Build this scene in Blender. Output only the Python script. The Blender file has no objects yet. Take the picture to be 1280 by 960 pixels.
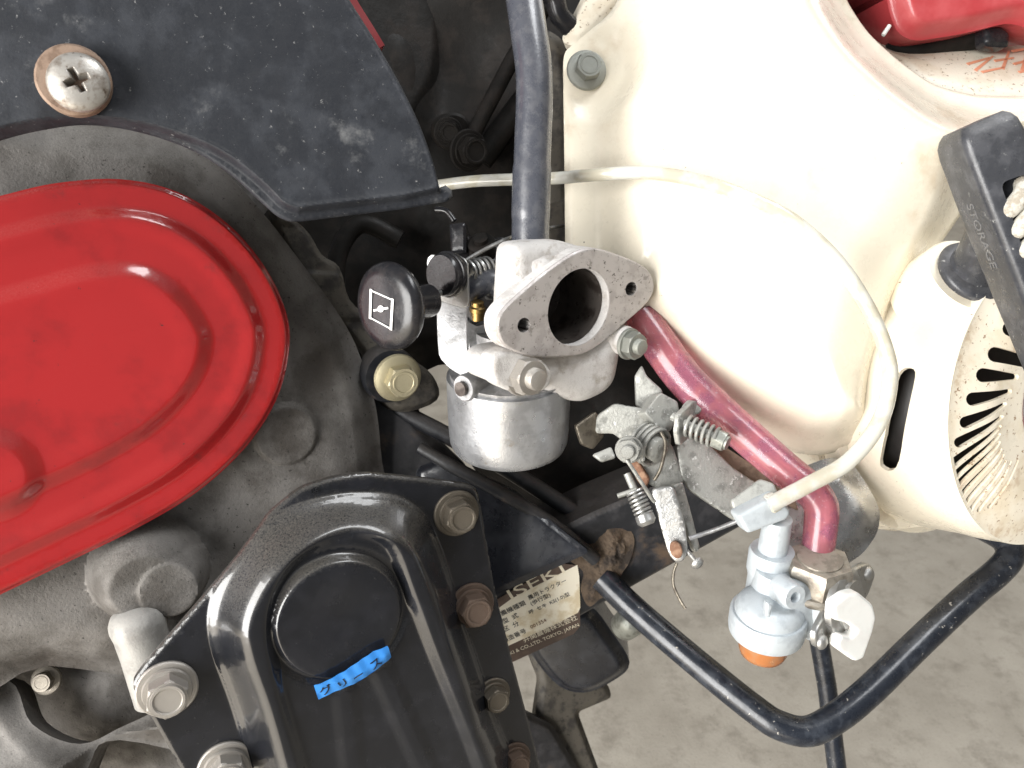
import bpy, math, random
import numpy as np
from mathutils import Vector, Matrix, geometry, noise as mnoise
random.seed(4); np.random.seed(4)
R = math.radians
PITCH, CAMH, S, F = 25.0, 0.74, 0.33e-3, 1000.0     # one unit = 0.33 mm
scn = bpy.context.scene
# ------------------------------------------------------------------ camera
camd = bpy.data.cameras.new("camera"); cam = bpy.data.objects.new("camera", camd)
scn.collection.objects.link(cam); scn.camera = cam
cam.location = (0, 0, CAMH); cam.rotation_euler = (R(90 - PITCH), 0, 0)
camd.sensor_width = 36; camd.lens = 36 * F / 1280; camd.clip_start = 0.02; camd.clip_end = 60
camd.dof.use_dof = True; camd.dof.focus_distance = 0.32; camd.dof.aperture_fstop = 22
CM = Matrix.Translation(cam.location) @ cam.rotation_euler.to_matrix().to_4x4()
UW = CM @ Matrix.Translation((0, 0, -F * S)) @ Matrix.Scale(S, 4)
WU = UW.inverted()
# ------------------------------------------------------------------ light
w = bpy.data.worlds.new("World"); scn.world = w; w.use_nodes = True
w.node_tree.nodes["Background"].inputs[0].default_value = (0.93, 0.96, 1.0, 1)
w.node_tree.nodes["Background"].inputs[1].default_value = 0.27
def area(name, loc, target, sx, sy, power, col=(1, 1, 1)):
    l = bpy.data.lights.new(name, 'AREA'); l.shape = 'RECTANGLE'; l.size = sx; l.size_y = sy
    l.energy = power; l.color = col
    o = bpy.data.objects.new(name, l); scn.collection.objects.link(o); o.location = loc
    o.rotation_euler = (Vector(target) - Vector(loc)).to_track_quat('-Z', 'Y').to_euler(); return o
area("door_daylight", (-1.55, -1.25, 0.85), (0.0, 0.32, 0.62), 1.4, 1.7, 130, (1, 0.985, 0.96))
area("roof_daylight", (0.75, 0.25, 2.2), (0.1, 0.4, 0.5), 1.2, 0.5, 26, (0.97, 0.985, 1))
area("rear_floor_fill", (2.6, 3.0, 2.4), (1.2, 1.4, 0.0), 2.2, 1.6, 40, (1, 0.99, 0.97))  # unseen area lamp that lightens the floor at the rear right
sl_ = bpy.data.lights.new("forecourt_sunshine", 'SPOT'); sl_.energy = 3600; sl_.spot_size = R(34); sl_.spot_blend = .3; sl_.shadow_soft_size = .05; sl_.color = (1, .97, .92)
so_ = bpy.data.objects.new("forecourt_sunshine", sl_); scn.collection.objects.link(so_); so_.location = (-1.5, -1.7, 3.0)
so_.rotation_euler = (Vector((-1.05, -.95, 0)) - Vector((-1.5, -1.7, 3.0))).to_track_quat('-Z', 'Y').to_euler()
vs = scn.view_settings
scn.display_settings.display_device = 'sRGB'
vs.view_transform = 'Standard'; vs.look = 'None'; vs.gamma = 1; vs.exposure = 0.0; vs.use_curve_mapping = False
# ------------------------------------------------------------------ geometry helpers
CAMU = Vector((0, 0, F))
UP = Vector((0, math.cos(R(PITCH)), math.sin(R(PITCH))))
FWD = Vector((0, -math.sin(R(PITCH)), math.cos(R(PITCH))))
def yaw(a): return (Vector((1, 0, 0)) * math.sin(R(a)) + FWD * math.cos(R(a))).normalized()
N = yaw(35)
def U(px, py, z=0.0):
    k = (F - z) / F
    return Vector(((px - 640) * k, (480 - py) * k, z))
def frame(n, up=(0, 1, 0)):
    n = Vector(n).normalized(); u = Vector(up).cross(n).normalized(); v = n.cross(u)
    return Matrix((u, v, n)).transposed()
class Pl:
    def __init__(s, px, py, z, n, up=(0, 1, 0)):
        s.o = U(px, py, z); s.m = frame(n, up); s.u, s.v, s.n = s.m.col[0].copy(), s.m.col[1].copy(), s.m.col[2].copy()
    def ray(s, px, py, h=0):
        d = Vector(((px - 640) / F, (480 - py) / F, -1)); o = s.o + s.n * h
        t = (o - CAMU).dot(s.n) / d.dot(s.n); return CAMU + d * t
    def uv(s, px, py, h=0):
        q = s.ray(px, py, h) - s.o; return (q.dot(s.u), q.dot(s.v))
    def pt(s, u, v, h=0): return s.o + s.u * u + s.v * v + s.n * h
    def mat(s, px, py, h=0, rot=0, k=1.0):
        return Matrix.Translation(s.ray(px, py, h)) @ s.m.to_4x4() @ Matrix.Rotation(R(rot), 4, 'Z') @ Matrix.Scale(k, 4)
def cr(pts, n=6, closed=True):
    P = [Vector(p) for p in pts]; out = []; L = len(P)
    for i in range(L if closed else L - 1):
        if closed: a, b, c, d = P[i - 1], P[i], P[(i + 1) % L], P[(i + 2) % L]
        else: a, b, c, d = P[max(i - 1, 0)], P[i], P[i + 1], P[min(i + 2, L - 1)]
        for k in range(n):
            t = k / n
            out.append(0.5 * ((2 * b) + (c - a) * t + (2 * a - 5 * b + 4 * c - d) * t * t + (3 * b - a - 3 * c + d) * t ** 3))
    if not closed: out.append(P[-1].copy())
    return out
def rounded(pts, r, n=5):
    """polygon corners replaced by arcs-like curves of reach r"""
    P = [Vector(p[:2]) for p in pts]; out = []
    for i, b in enumerate(P):
        a, c = P[i - 1], P[(i + 1) % len(P)]
        da, dc = (a - b), (c - b); ra = min(r, da.length * .45); rc = min(r, dc.length * .45)
        p0, p2 = b + da.normalized() * ra, b + dc.normalized() * rc
        for k in range(n + 1):
            t = k / n; out.append(p0 * (1 - t) ** 2 + b * 2 * t * (1 - t) + p2 * t * t)
    return out
def ell(cx, cy, rx, ry, n=32, rot=0):
    c, s_ = math.cos(R(rot)), math.sin(R(rot))
    return [(cx + rx * math.cos(t) * c - ry * math.sin(t) * s_, cy + rx * math.cos(t) * s_ + ry * math.sin(t) * c)
            for t in [2 * math.pi * i / n for i in range(n)]]
def resample(pts, step):
    out = []
    for i, a in enumerate(pts):
        b = pts[(i + 1) % len(pts)]; a = Vector(a[:2]); b = Vector(b[:2]); L = (b - a).length
        if L < 1e-4: continue
        n = max(1, int(round(L / step)))
        for k in range(n): out.append(a.lerp(b, k / n))
    # drop near duplicates
    o2 = [out[0]]
    for p in out[1:]:
        if (p - o2[-1]).length > step * .3: o2.append(p)
    if (o2[0] - o2[-1]).length < step * .3: o2.pop()
    return o2
def pdist(P, poly):
    A = np.array([tuple(p) for p in poly], np.float32); B = np.roll(A, -1, 0); P = np.asarray(P, np.float32)
    x = np.ascontiguousarray(P[:, 0]); y = np.ascontiguousarray(P[:, 1]); best = np.full(len(P), 1e12, np.float32); inside = np.zeros(len(P), bool)
    for (ax, ay), (bx, by) in zip(A.tolist(), B.tolist()):
        dx, dy = bx - ax, by - ay; qx = x - ax; qy = y - ay
        t = np.clip((qx * dx + qy * dy) / (dx * dx + dy * dy + 1e-12), 0, 1); ex = qx - t * dx; ey = qy - t * dy
        np.minimum(best, ex * ex + ey * ey, out=best)
        if ay != by: inside ^= ((ay > y) != (by > y)) & (qx < dx * qy / dy)
    return np.sqrt(best).astype(float), inside
def sm(a, b, x):
    t = np.clip((x - a) / (b - a), 0, 1); return t * t * (3 - 2 * t)
class MB:
    def __init__(s): s.v = []; s.f = []
    def add(s, V, Fc):
        b = len(s.v); s.v += [tuple(x) for x in V]; s.f += [tuple(i + b for i in f) for f in Fc]; return b
    def loft(s, rings, cap0=True, cap1=True, closed=False):
        n = len(rings[0]); V = [p for r in rings for p in r]; Fc = []
        m = len(rings)
        for i in range(m if closed else m - 1):
            a, b = i * n, ((i + 1) % m) * n
            for j in range(n): k = (j + 1) % n; Fc.append((a + j, a + k, b + k, b + j))
        if not closed:
            if cap0: Fc.append(tuple(range(n - 1, -1, -1)))
            if cap1: Fc.append(tuple((m - 1) * n + j for j in range(n)))
        s.add(V, Fc); return s
    def lathe(s, o, axis, prof, seg=32, cap0=True, cap1=True):
        m = frame(axis, (0, 1, 0) if abs(Vector(axis).normalized().y) < .95 else (0, 0, 1)); o = Vector(o)
        rings = [[o + m @ Vector((max(r, 1e-3) * math.cos(2 * math.pi * j / seg), max(r, 1e-3) * math.sin(2 * math.pi * j / seg), h))
                  for j in range(seg)] for r, h in prof]
        return s.loft(rings, cap0, cap1)
    def hexa(s, o, axis, r, h0, h1, rot=0, ch=.88):
        m = frame(axis, (0, 1, 0) if abs(Vector(axis).normalized().y) < .95 else (0, 0, 1)); o = Vector(o)
        def ring(rr, h, mixr=1.0):
            out = []
            for j in range(24):
                a = 2 * math.pi * j / 24 + R(rot); k = (a - R(rot)) % (math.pi / 3) - math.pi / 6
                hr = rr * math.cos(math.pi / 6) / math.cos(k) if mixr else rr
                out.append(o + m @ Vector((hr * math.cos(a), hr * math.sin(a), h)))
            return out
        d = (h1 - h0)
        s.loft([ring(r, h0), ring(r, h1 - d * .12), ring(r * ch, h1, 0 if ch < .9 else 1)]); return s
    def tube(s, pts, r, seg=14, cap=True, closed=False):
        P = [Vector(p) for p in pts]; n = len(P); T = []
        for i in range(n):
            a = P[i - 1] if (i > 0 or closed) else P[i]; b = P[(i + 1) % n] if (i < n - 1 or closed) else P[i]
            T.append((b - a).normalized())
        x = T[0].orthogonal().normalized(); rings = []
        for i in range(n):
            x = (x - T[i] * x.dot(T[i])).normalized(); y = T[i].cross(x)
            rr = r[i] if isinstance(r, (list, tuple)) else r
            rings.append([P[i] + (x * math.cos(2 * math.pi * j / seg) + y * math.sin(2 * math.pi * j / seg)) * rr for j in range(seg)])
        return s.loft(rings, cap, cap, closed)
    def spring(s, a, b, r, turns, wr, seg=8):
        a, b = Vector(a), Vector(b); m = frame(b - a, (0, 1, 0) if abs((b - a).normalized().y) < .95 else (1, 0, 0)); L = (b - a).length
        n = int(turns * 18)
        return s.tube([a + m @ Vector((r * math.cos(2 * math.pi * turns * i / n), r * math.sin(2 * math.pi * turns * i / n), L * i / n)) for i in range(n + 1)], wr, seg)
    def sheet(s, pl, outline, holes=(), h=None, step=8, thick=10, back=True, px=True, mapf=None, fine=.12):
        conv = (lambda q: [pl.uv(*p[:2]) for p in q]) if px else (lambda q: [tuple(p[:2]) for p in q])
        out = resample(conv(outline), step); hs = [resample(conv(q), min(step * .7, 1.6)) for q in holes]
        P = [p for p in out]; E = [(i, (i + 1) % len(out)) for i in range(len(out))]
        for q in hs:
            b = len(P); P += q; E += [(b + i, b + (i + 1) % len(q)) for i in range(len(q))]
        A = np.array([tuple(p) for p in out]); lo, hi = A.min(0), A.max(0)
        if h is not None:
            gx = np.arange(lo[0], hi[0], step); gy = np.arange(lo[1], hi[1], step * .87)
            X, Y = np.meshgrid(gx, gy); X = X + (np.arange(len(gy)) % 2)[:, None] * step / 2
            G = np.stack([X.ravel(), Y.ravel()], 1); d, ins = pdist(G, out); ok = ins & (d > step * .5)
            for q in hs:
                d2, i2 = pdist(G, q); ok &= (~i2) & (d2 > step * .5)
            fs = step / 2.6; fx = np.arange(lo[0] - fs, hi[0] + fs, fs); fy = np.arange(lo[1] - fs, hi[1] + fs, fs)
            if fine and len(fx) * len(fy) < 160000:
                FX, FY = np.meshgrid(fx, fy); GF = np.stack([FX.ravel(), FY.ravel()], 1); d3, i3 = pdist(GF, out)
                HF = h(GF[:, 0], GF[:, 1], d3).reshape(FX.shape); lap = np.zeros_like(HF)
                lap[:, 1:-1] = np.abs(HF[:, 2:] + HF[:, :-2] - 2 * HF[:, 1:-1]); lap[1:-1] = np.maximum(lap[1:-1], np.abs(HF[2:] + HF[:-2] - 2 * HF[1:-1]))
                kf = (lap.ravel() > fine) & i3 & (d3 > fs * .5)
                for q in hs:
                    d2, i2 = pdist(GF, q); kf &= (~i2) & (d2 > fs * .5)
                GF = GF[kf]
                # drop coarse points that coincide with refined cells
                key = set(zip(np.round(GF[:, 0] / step).astype(int).tolist(), np.round(GF[:, 1] / step).astype(int).tolist()))
                Gc = G[ok]; keep = [tuple(np.round(g / step).astype(int)) not in key for g in Gc]
                P = P + [Vector(g) for g in Gc[np.array(keep, bool)]] + [Vector(g) for g in GF]
            else: P = P + [Vector(g) for g in G[ok]]
        vv, ee, ff, _, _, _ = geometry.delaunay_2d_cdt([Vector(p) for p in P], E, [], 0, 1e-5)
        V = np.array([tuple(p) for p in vv]); T = np.array([tuple(f) for f in ff])
        cen = V[T].mean(1); _, ins = pdist(cen, out); ok = ins
        for q in hs:
            _, i2 = pdist(cen, q); ok &= ~i2
        T = T[ok]
        sd, _ = pdist(V, out)
        for q in hs: sd_h, _ = pdist(V, q)
        hh = h(V[:, 0], V[:, 1], sd) if h is not None else np.zeros(len(V))
        mp = mapf or (lambda a, b, c: pl.pt(a, b, c))
        top = [mp(V[i, 0], V[i, 1], hh[i]) for i in range(len(V))]
        bot = [mp(V[i, 0], V[i, 1], hh[i] - thick) for i in range(len(V))]
        n = len(V); Fc = []; cnt = {}
        for t in T:
            a, b, c = V[t[0]], V[t[1]], V[t[2]]
            if (b[0] - a[0]) * (c[1] - a[1]) - (b[1] - a[1]) * (c[0] - a[0]) < 0: t = t[::-1]
            t = [int(k) for k in t]; Fc.append(tuple(t))
            if back: Fc.append((t[0] + n, t[2] + n, t[1] + n))
            for k in range(3): cnt[(t[k], t[(k + 1) % 3])] = 1
        for (a, b) in list(cnt):
            if (b, a) not in cnt: Fc.append((b, a, a + n, b + n))
        s.add(top + bot, Fc); return s
    def mesh(s, name, world=True, smooth=38):
        me = bpy.data.meshes.new(name)
        if world:
            W_ = [UW @ Vector(v) for v in s.v]; c = sum(W_, Vector()) / len(W_); V = [v - c for v in W_]
        else: c = Vector(); V = s.v
        me.from_pydata(V, [], s.f); me.validate(); me.update()
        for p in me.polygons: p.use_smooth = True
        me.set_sharp_from_angle(angle=R(smooth)); return me, c
ORG = {}
def link(o, parent, loc=None, matrix=None):
    scn.collection.objects.link(o)
    if matrix is not None:
        ORG[o.name] = matrix.copy()
    else:
        matrix = Matrix.Translation(loc); ORG[o.name] = matrix
    if parent:
        o.parent = parent; o.matrix_local = ORG[parent.name].inverted() @ matrix
    else: o.matrix_local = matrix
    return o
def build(mb, name, mat, parent, label=None, bevel=0, kind=None, smooth=38):
    me, c = mb.mesh(name, smooth=smooth); me.materials.append(mat)
    o = bpy.data.objects.new(name, me); link(o, parent, c)
    if bevel:
        b = o.modifiers.new("bevel", 'BEVEL'); b.width = bevel * S; b.segments = 2; b.limit_method = 'ANGLE'; b.angle_limit = R(40)
    if label: o["label"] = label
    if kind: o["kind"] = kind
    return o
def place(me, name, parent, mu, mat=None, label=None):
    o = bpy.data.objects.new(name, me); link(o, parent, matrix=UW @ mu)
    if mat: o.material_slots[0].link = 'OBJECT'; o.material_slots[0].material = mat
    if label: o["label"] = label
    return o
def text(s_, pl, px, py, h, size, mat, parent, name="lettering", rot=0, ext=0.4, sx=1.0, align='LEFT'):
    cu = bpy.data.curves.new(name, 'FONT'); cu.body = s_; cu.size = size; cu.extrude = ext; cu.align_x = align
    cu.resolution_u = 3
    t = bpy.data.objects.new(name, cu); scn.collection.objects.link(t)
    dg = bpy.context.evaluated_depsgraph_get(); me = bpy.data.meshes.new_from_object(t.evaluated_get(dg))
    bpy.data.objects.remove(t); bpy.data.curves.remove(cu)
    me.name = name; me.materials.clear(); me.materials.append(mat)
    m = pl.mat(px, py, h, rot) @ Matrix.Diagonal((sx, 1, 1, 1))
    return place(me, name, parent, m)
def cut(o, mb):
    """really cut a shape out of object o"""
    me, c = mb.mesh("cut"); k = bpy.data.objects.new("cut", me); scn.collection.objects.link(k); k.location = c
    m = o.modifiers.new("cut", 'BOOLEAN'); m.object = k; m.operation = 'DIFFERENCE'; m.solver = 'EXACT'
    bpy.context.view_layer.update()
    dg = bpy.context.evaluated_depsgraph_get(); n = bpy.data.meshes.new_from_object(o.evaluated_get(dg))
    o.modifiers.remove(m)
    for mod in list(o.modifiers): o.modifiers.remove(mod)
    n.name = o.data.name; o.data = n; bpy.data.objects.remove(k); bpy.data.meshes.remove(me)
    for p in n.polygons: p.use_smooth = True
    n.set_sharp_from_angle(angle=R(35))
# ------------------------------------------------------------------ materials
def mat(name, base, rough=.5, metal=0, base2=None, scale=120, amt=(.45, .62), spots=None, sp_scale=500, sp_thr=(.66, .72),
        bump=.0, bscale=900, dust=None, dust_amt=.5, coat=0, trans=0, ior=1.45, rvar=.12, streak=None, spec=.5, stain=None, st_scale=45, st_thr=(.5, .62), sss=0, alpha=1):
    m = bpy.data.materials.new(name); m.use_nodes = True; nt = m.node_tree; nd = nt.nodes; L = nt.links
    b = nd["Principled BSDF"]; tc = nd.new("ShaderNodeTexCoord"); co = tc.outputs["Object"]
    if streak:
        mp = nd.new("ShaderNodeMapping"); mp.inputs["Scale"].default_value = streak; L.new(co, mp.inputs[0]); co2 = mp.outputs[0]
    else: co2 = co
    def noise(sc, det=6, ro=.6, c=co):
        n = nd.new("ShaderNodeTexNoise"); n.inputs["Scale"].default_value = sc; n.inputs["Detail"].default_value = det
        n.inputs["Roughness"].default_value = ro; L.new(c, n.inputs["Vector"]); return n.outputs["Fac"]
    def ramp(f, a, b_):
        r = nd.new("ShaderNodeMapRange"); r.inputs["From Min"].default_value = a; r.inputs["From Max"].default_value = b_
        r.interpolation_type = 'SMOOTHSTEP'; L.new(f, r.inputs["Value"]); return r.outputs[0]
    def mix(f, a, c):
        x = nd.new("ShaderNodeMix"); x.data_type = 'RGBA'
        if isinstance(f, float): x.inputs[0].default_value = f
        else: L.new(f, x.inputs[0])
        for s_, i in ((a, 6), (c, 7)):
            if isinstance(s_, tuple): x.inputs[i].default_value = (*s_[:3], 1)
            else: L.new(s_, x.inputs[i])
        return x.outputs[2]
    col = tuple(base)
    if base2: col = mix(ramp(noise(scale, c=co2), *amt), col, tuple(base2))
    if stain: col = mix(ramp(noise(st_scale, 8, .65), *st_thr), col, tuple(stain))
    mk = None
    if spots:
        mk = ramp(noise(sp_scale, 4, .7), *sp_thr); col = mix(mk, col, tuple(spots))
    if dust:
        g = nd.new("ShaderNodeNewGeometry"); sx = nd.new("ShaderNodeSeparateXYZ"); L.new(g.outputs["Normal"], sx.inputs[0])
        up = ramp(sx.outputs["Z"], .15, .95); nn = ramp(noise(1500, 10, .8), .30, .72)
        mm = nd.new("ShaderNodeMath"); mm.operation = 'MULTIPLY'; L.new(up, mm.inputs[0]); L.new(nn, mm.inputs[1])
        m2 = nd.new("ShaderNodeMath"); m2.operation = 'MULTIPLY'; L.new(mm.outputs[0], m2.inputs[0]); m2.inputs[1].default_value = dust_amt
        m3 = nd.new("ShaderNodeMath"); m3.operation = 'MULTIPLY_ADD'; L.new(ramp(noise(330, 9, .8), .52, .75), m3.inputs[0]); m3.inputs[1].default_value = dust_amt * .06; L.new(m2.outputs[0], m3.inputs[2])
        m3.use_clamp = True; dm = m3.outputs[0]; col = mix(dm, col, tuple(dust))
    if isinstance(col, tuple): b.inputs["Base Color"].default_value = (*col[:3], 1)
    else: L.new(col, b.inputs["Base Color"])
    b.inputs["Metallic"].default_value = metal
    rr = nd.new("ShaderNodeMapRange"); L.new(noise(170, 7, .65), rr.inputs["Value"]); rr.inputs["From Min"].default_value = .3; rr.inputs["From Max"].default_value = .7
    rr.inputs["To Min"].default_value = max(.03, rough - rvar); rr.inputs["To Max"].default_value = min(1, rough + rvar)
    rs = rr.outputs[0]
    if dust:
        ma = nd.new("ShaderNodeMath"); ma.operation = 'ADD'; ma.use_clamp = True; L.new(rs, ma.inputs[0]); L.new(dm, ma.inputs[1]); rs = ma.outputs[0]
    L.new(rs, b.inputs["Roughness"])
    b.inputs["Coat Weight"].default_value = coat; b.inputs["Coat Roughness"].default_value = .08
    b.inputs["Transmission Weight"].default_value = trans; b.inputs["IOR"].default_value = ior
    b.inputs["Specular IOR Level"].default_value = spec; b.inputs["Alpha"].default_value = alpha
    if sss: b.inputs["Subsurface Weight"].default_value = sss; b.inputs["Subsurface Radius"].default_value = (.003, .002, .002)
    if bump:
        bp = nd.new("ShaderNodeBump"); bp.inputs["Strength"].default_value = bump; bp.inputs["Distance"].default_value = .0004
        L.new(noise(bscale, 6, .65), bp.inputs["Height"]); L.new(bp.outputs[0], b.inputs["Normal"])
    return m
DUST = (.30, .27, .22)
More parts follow.
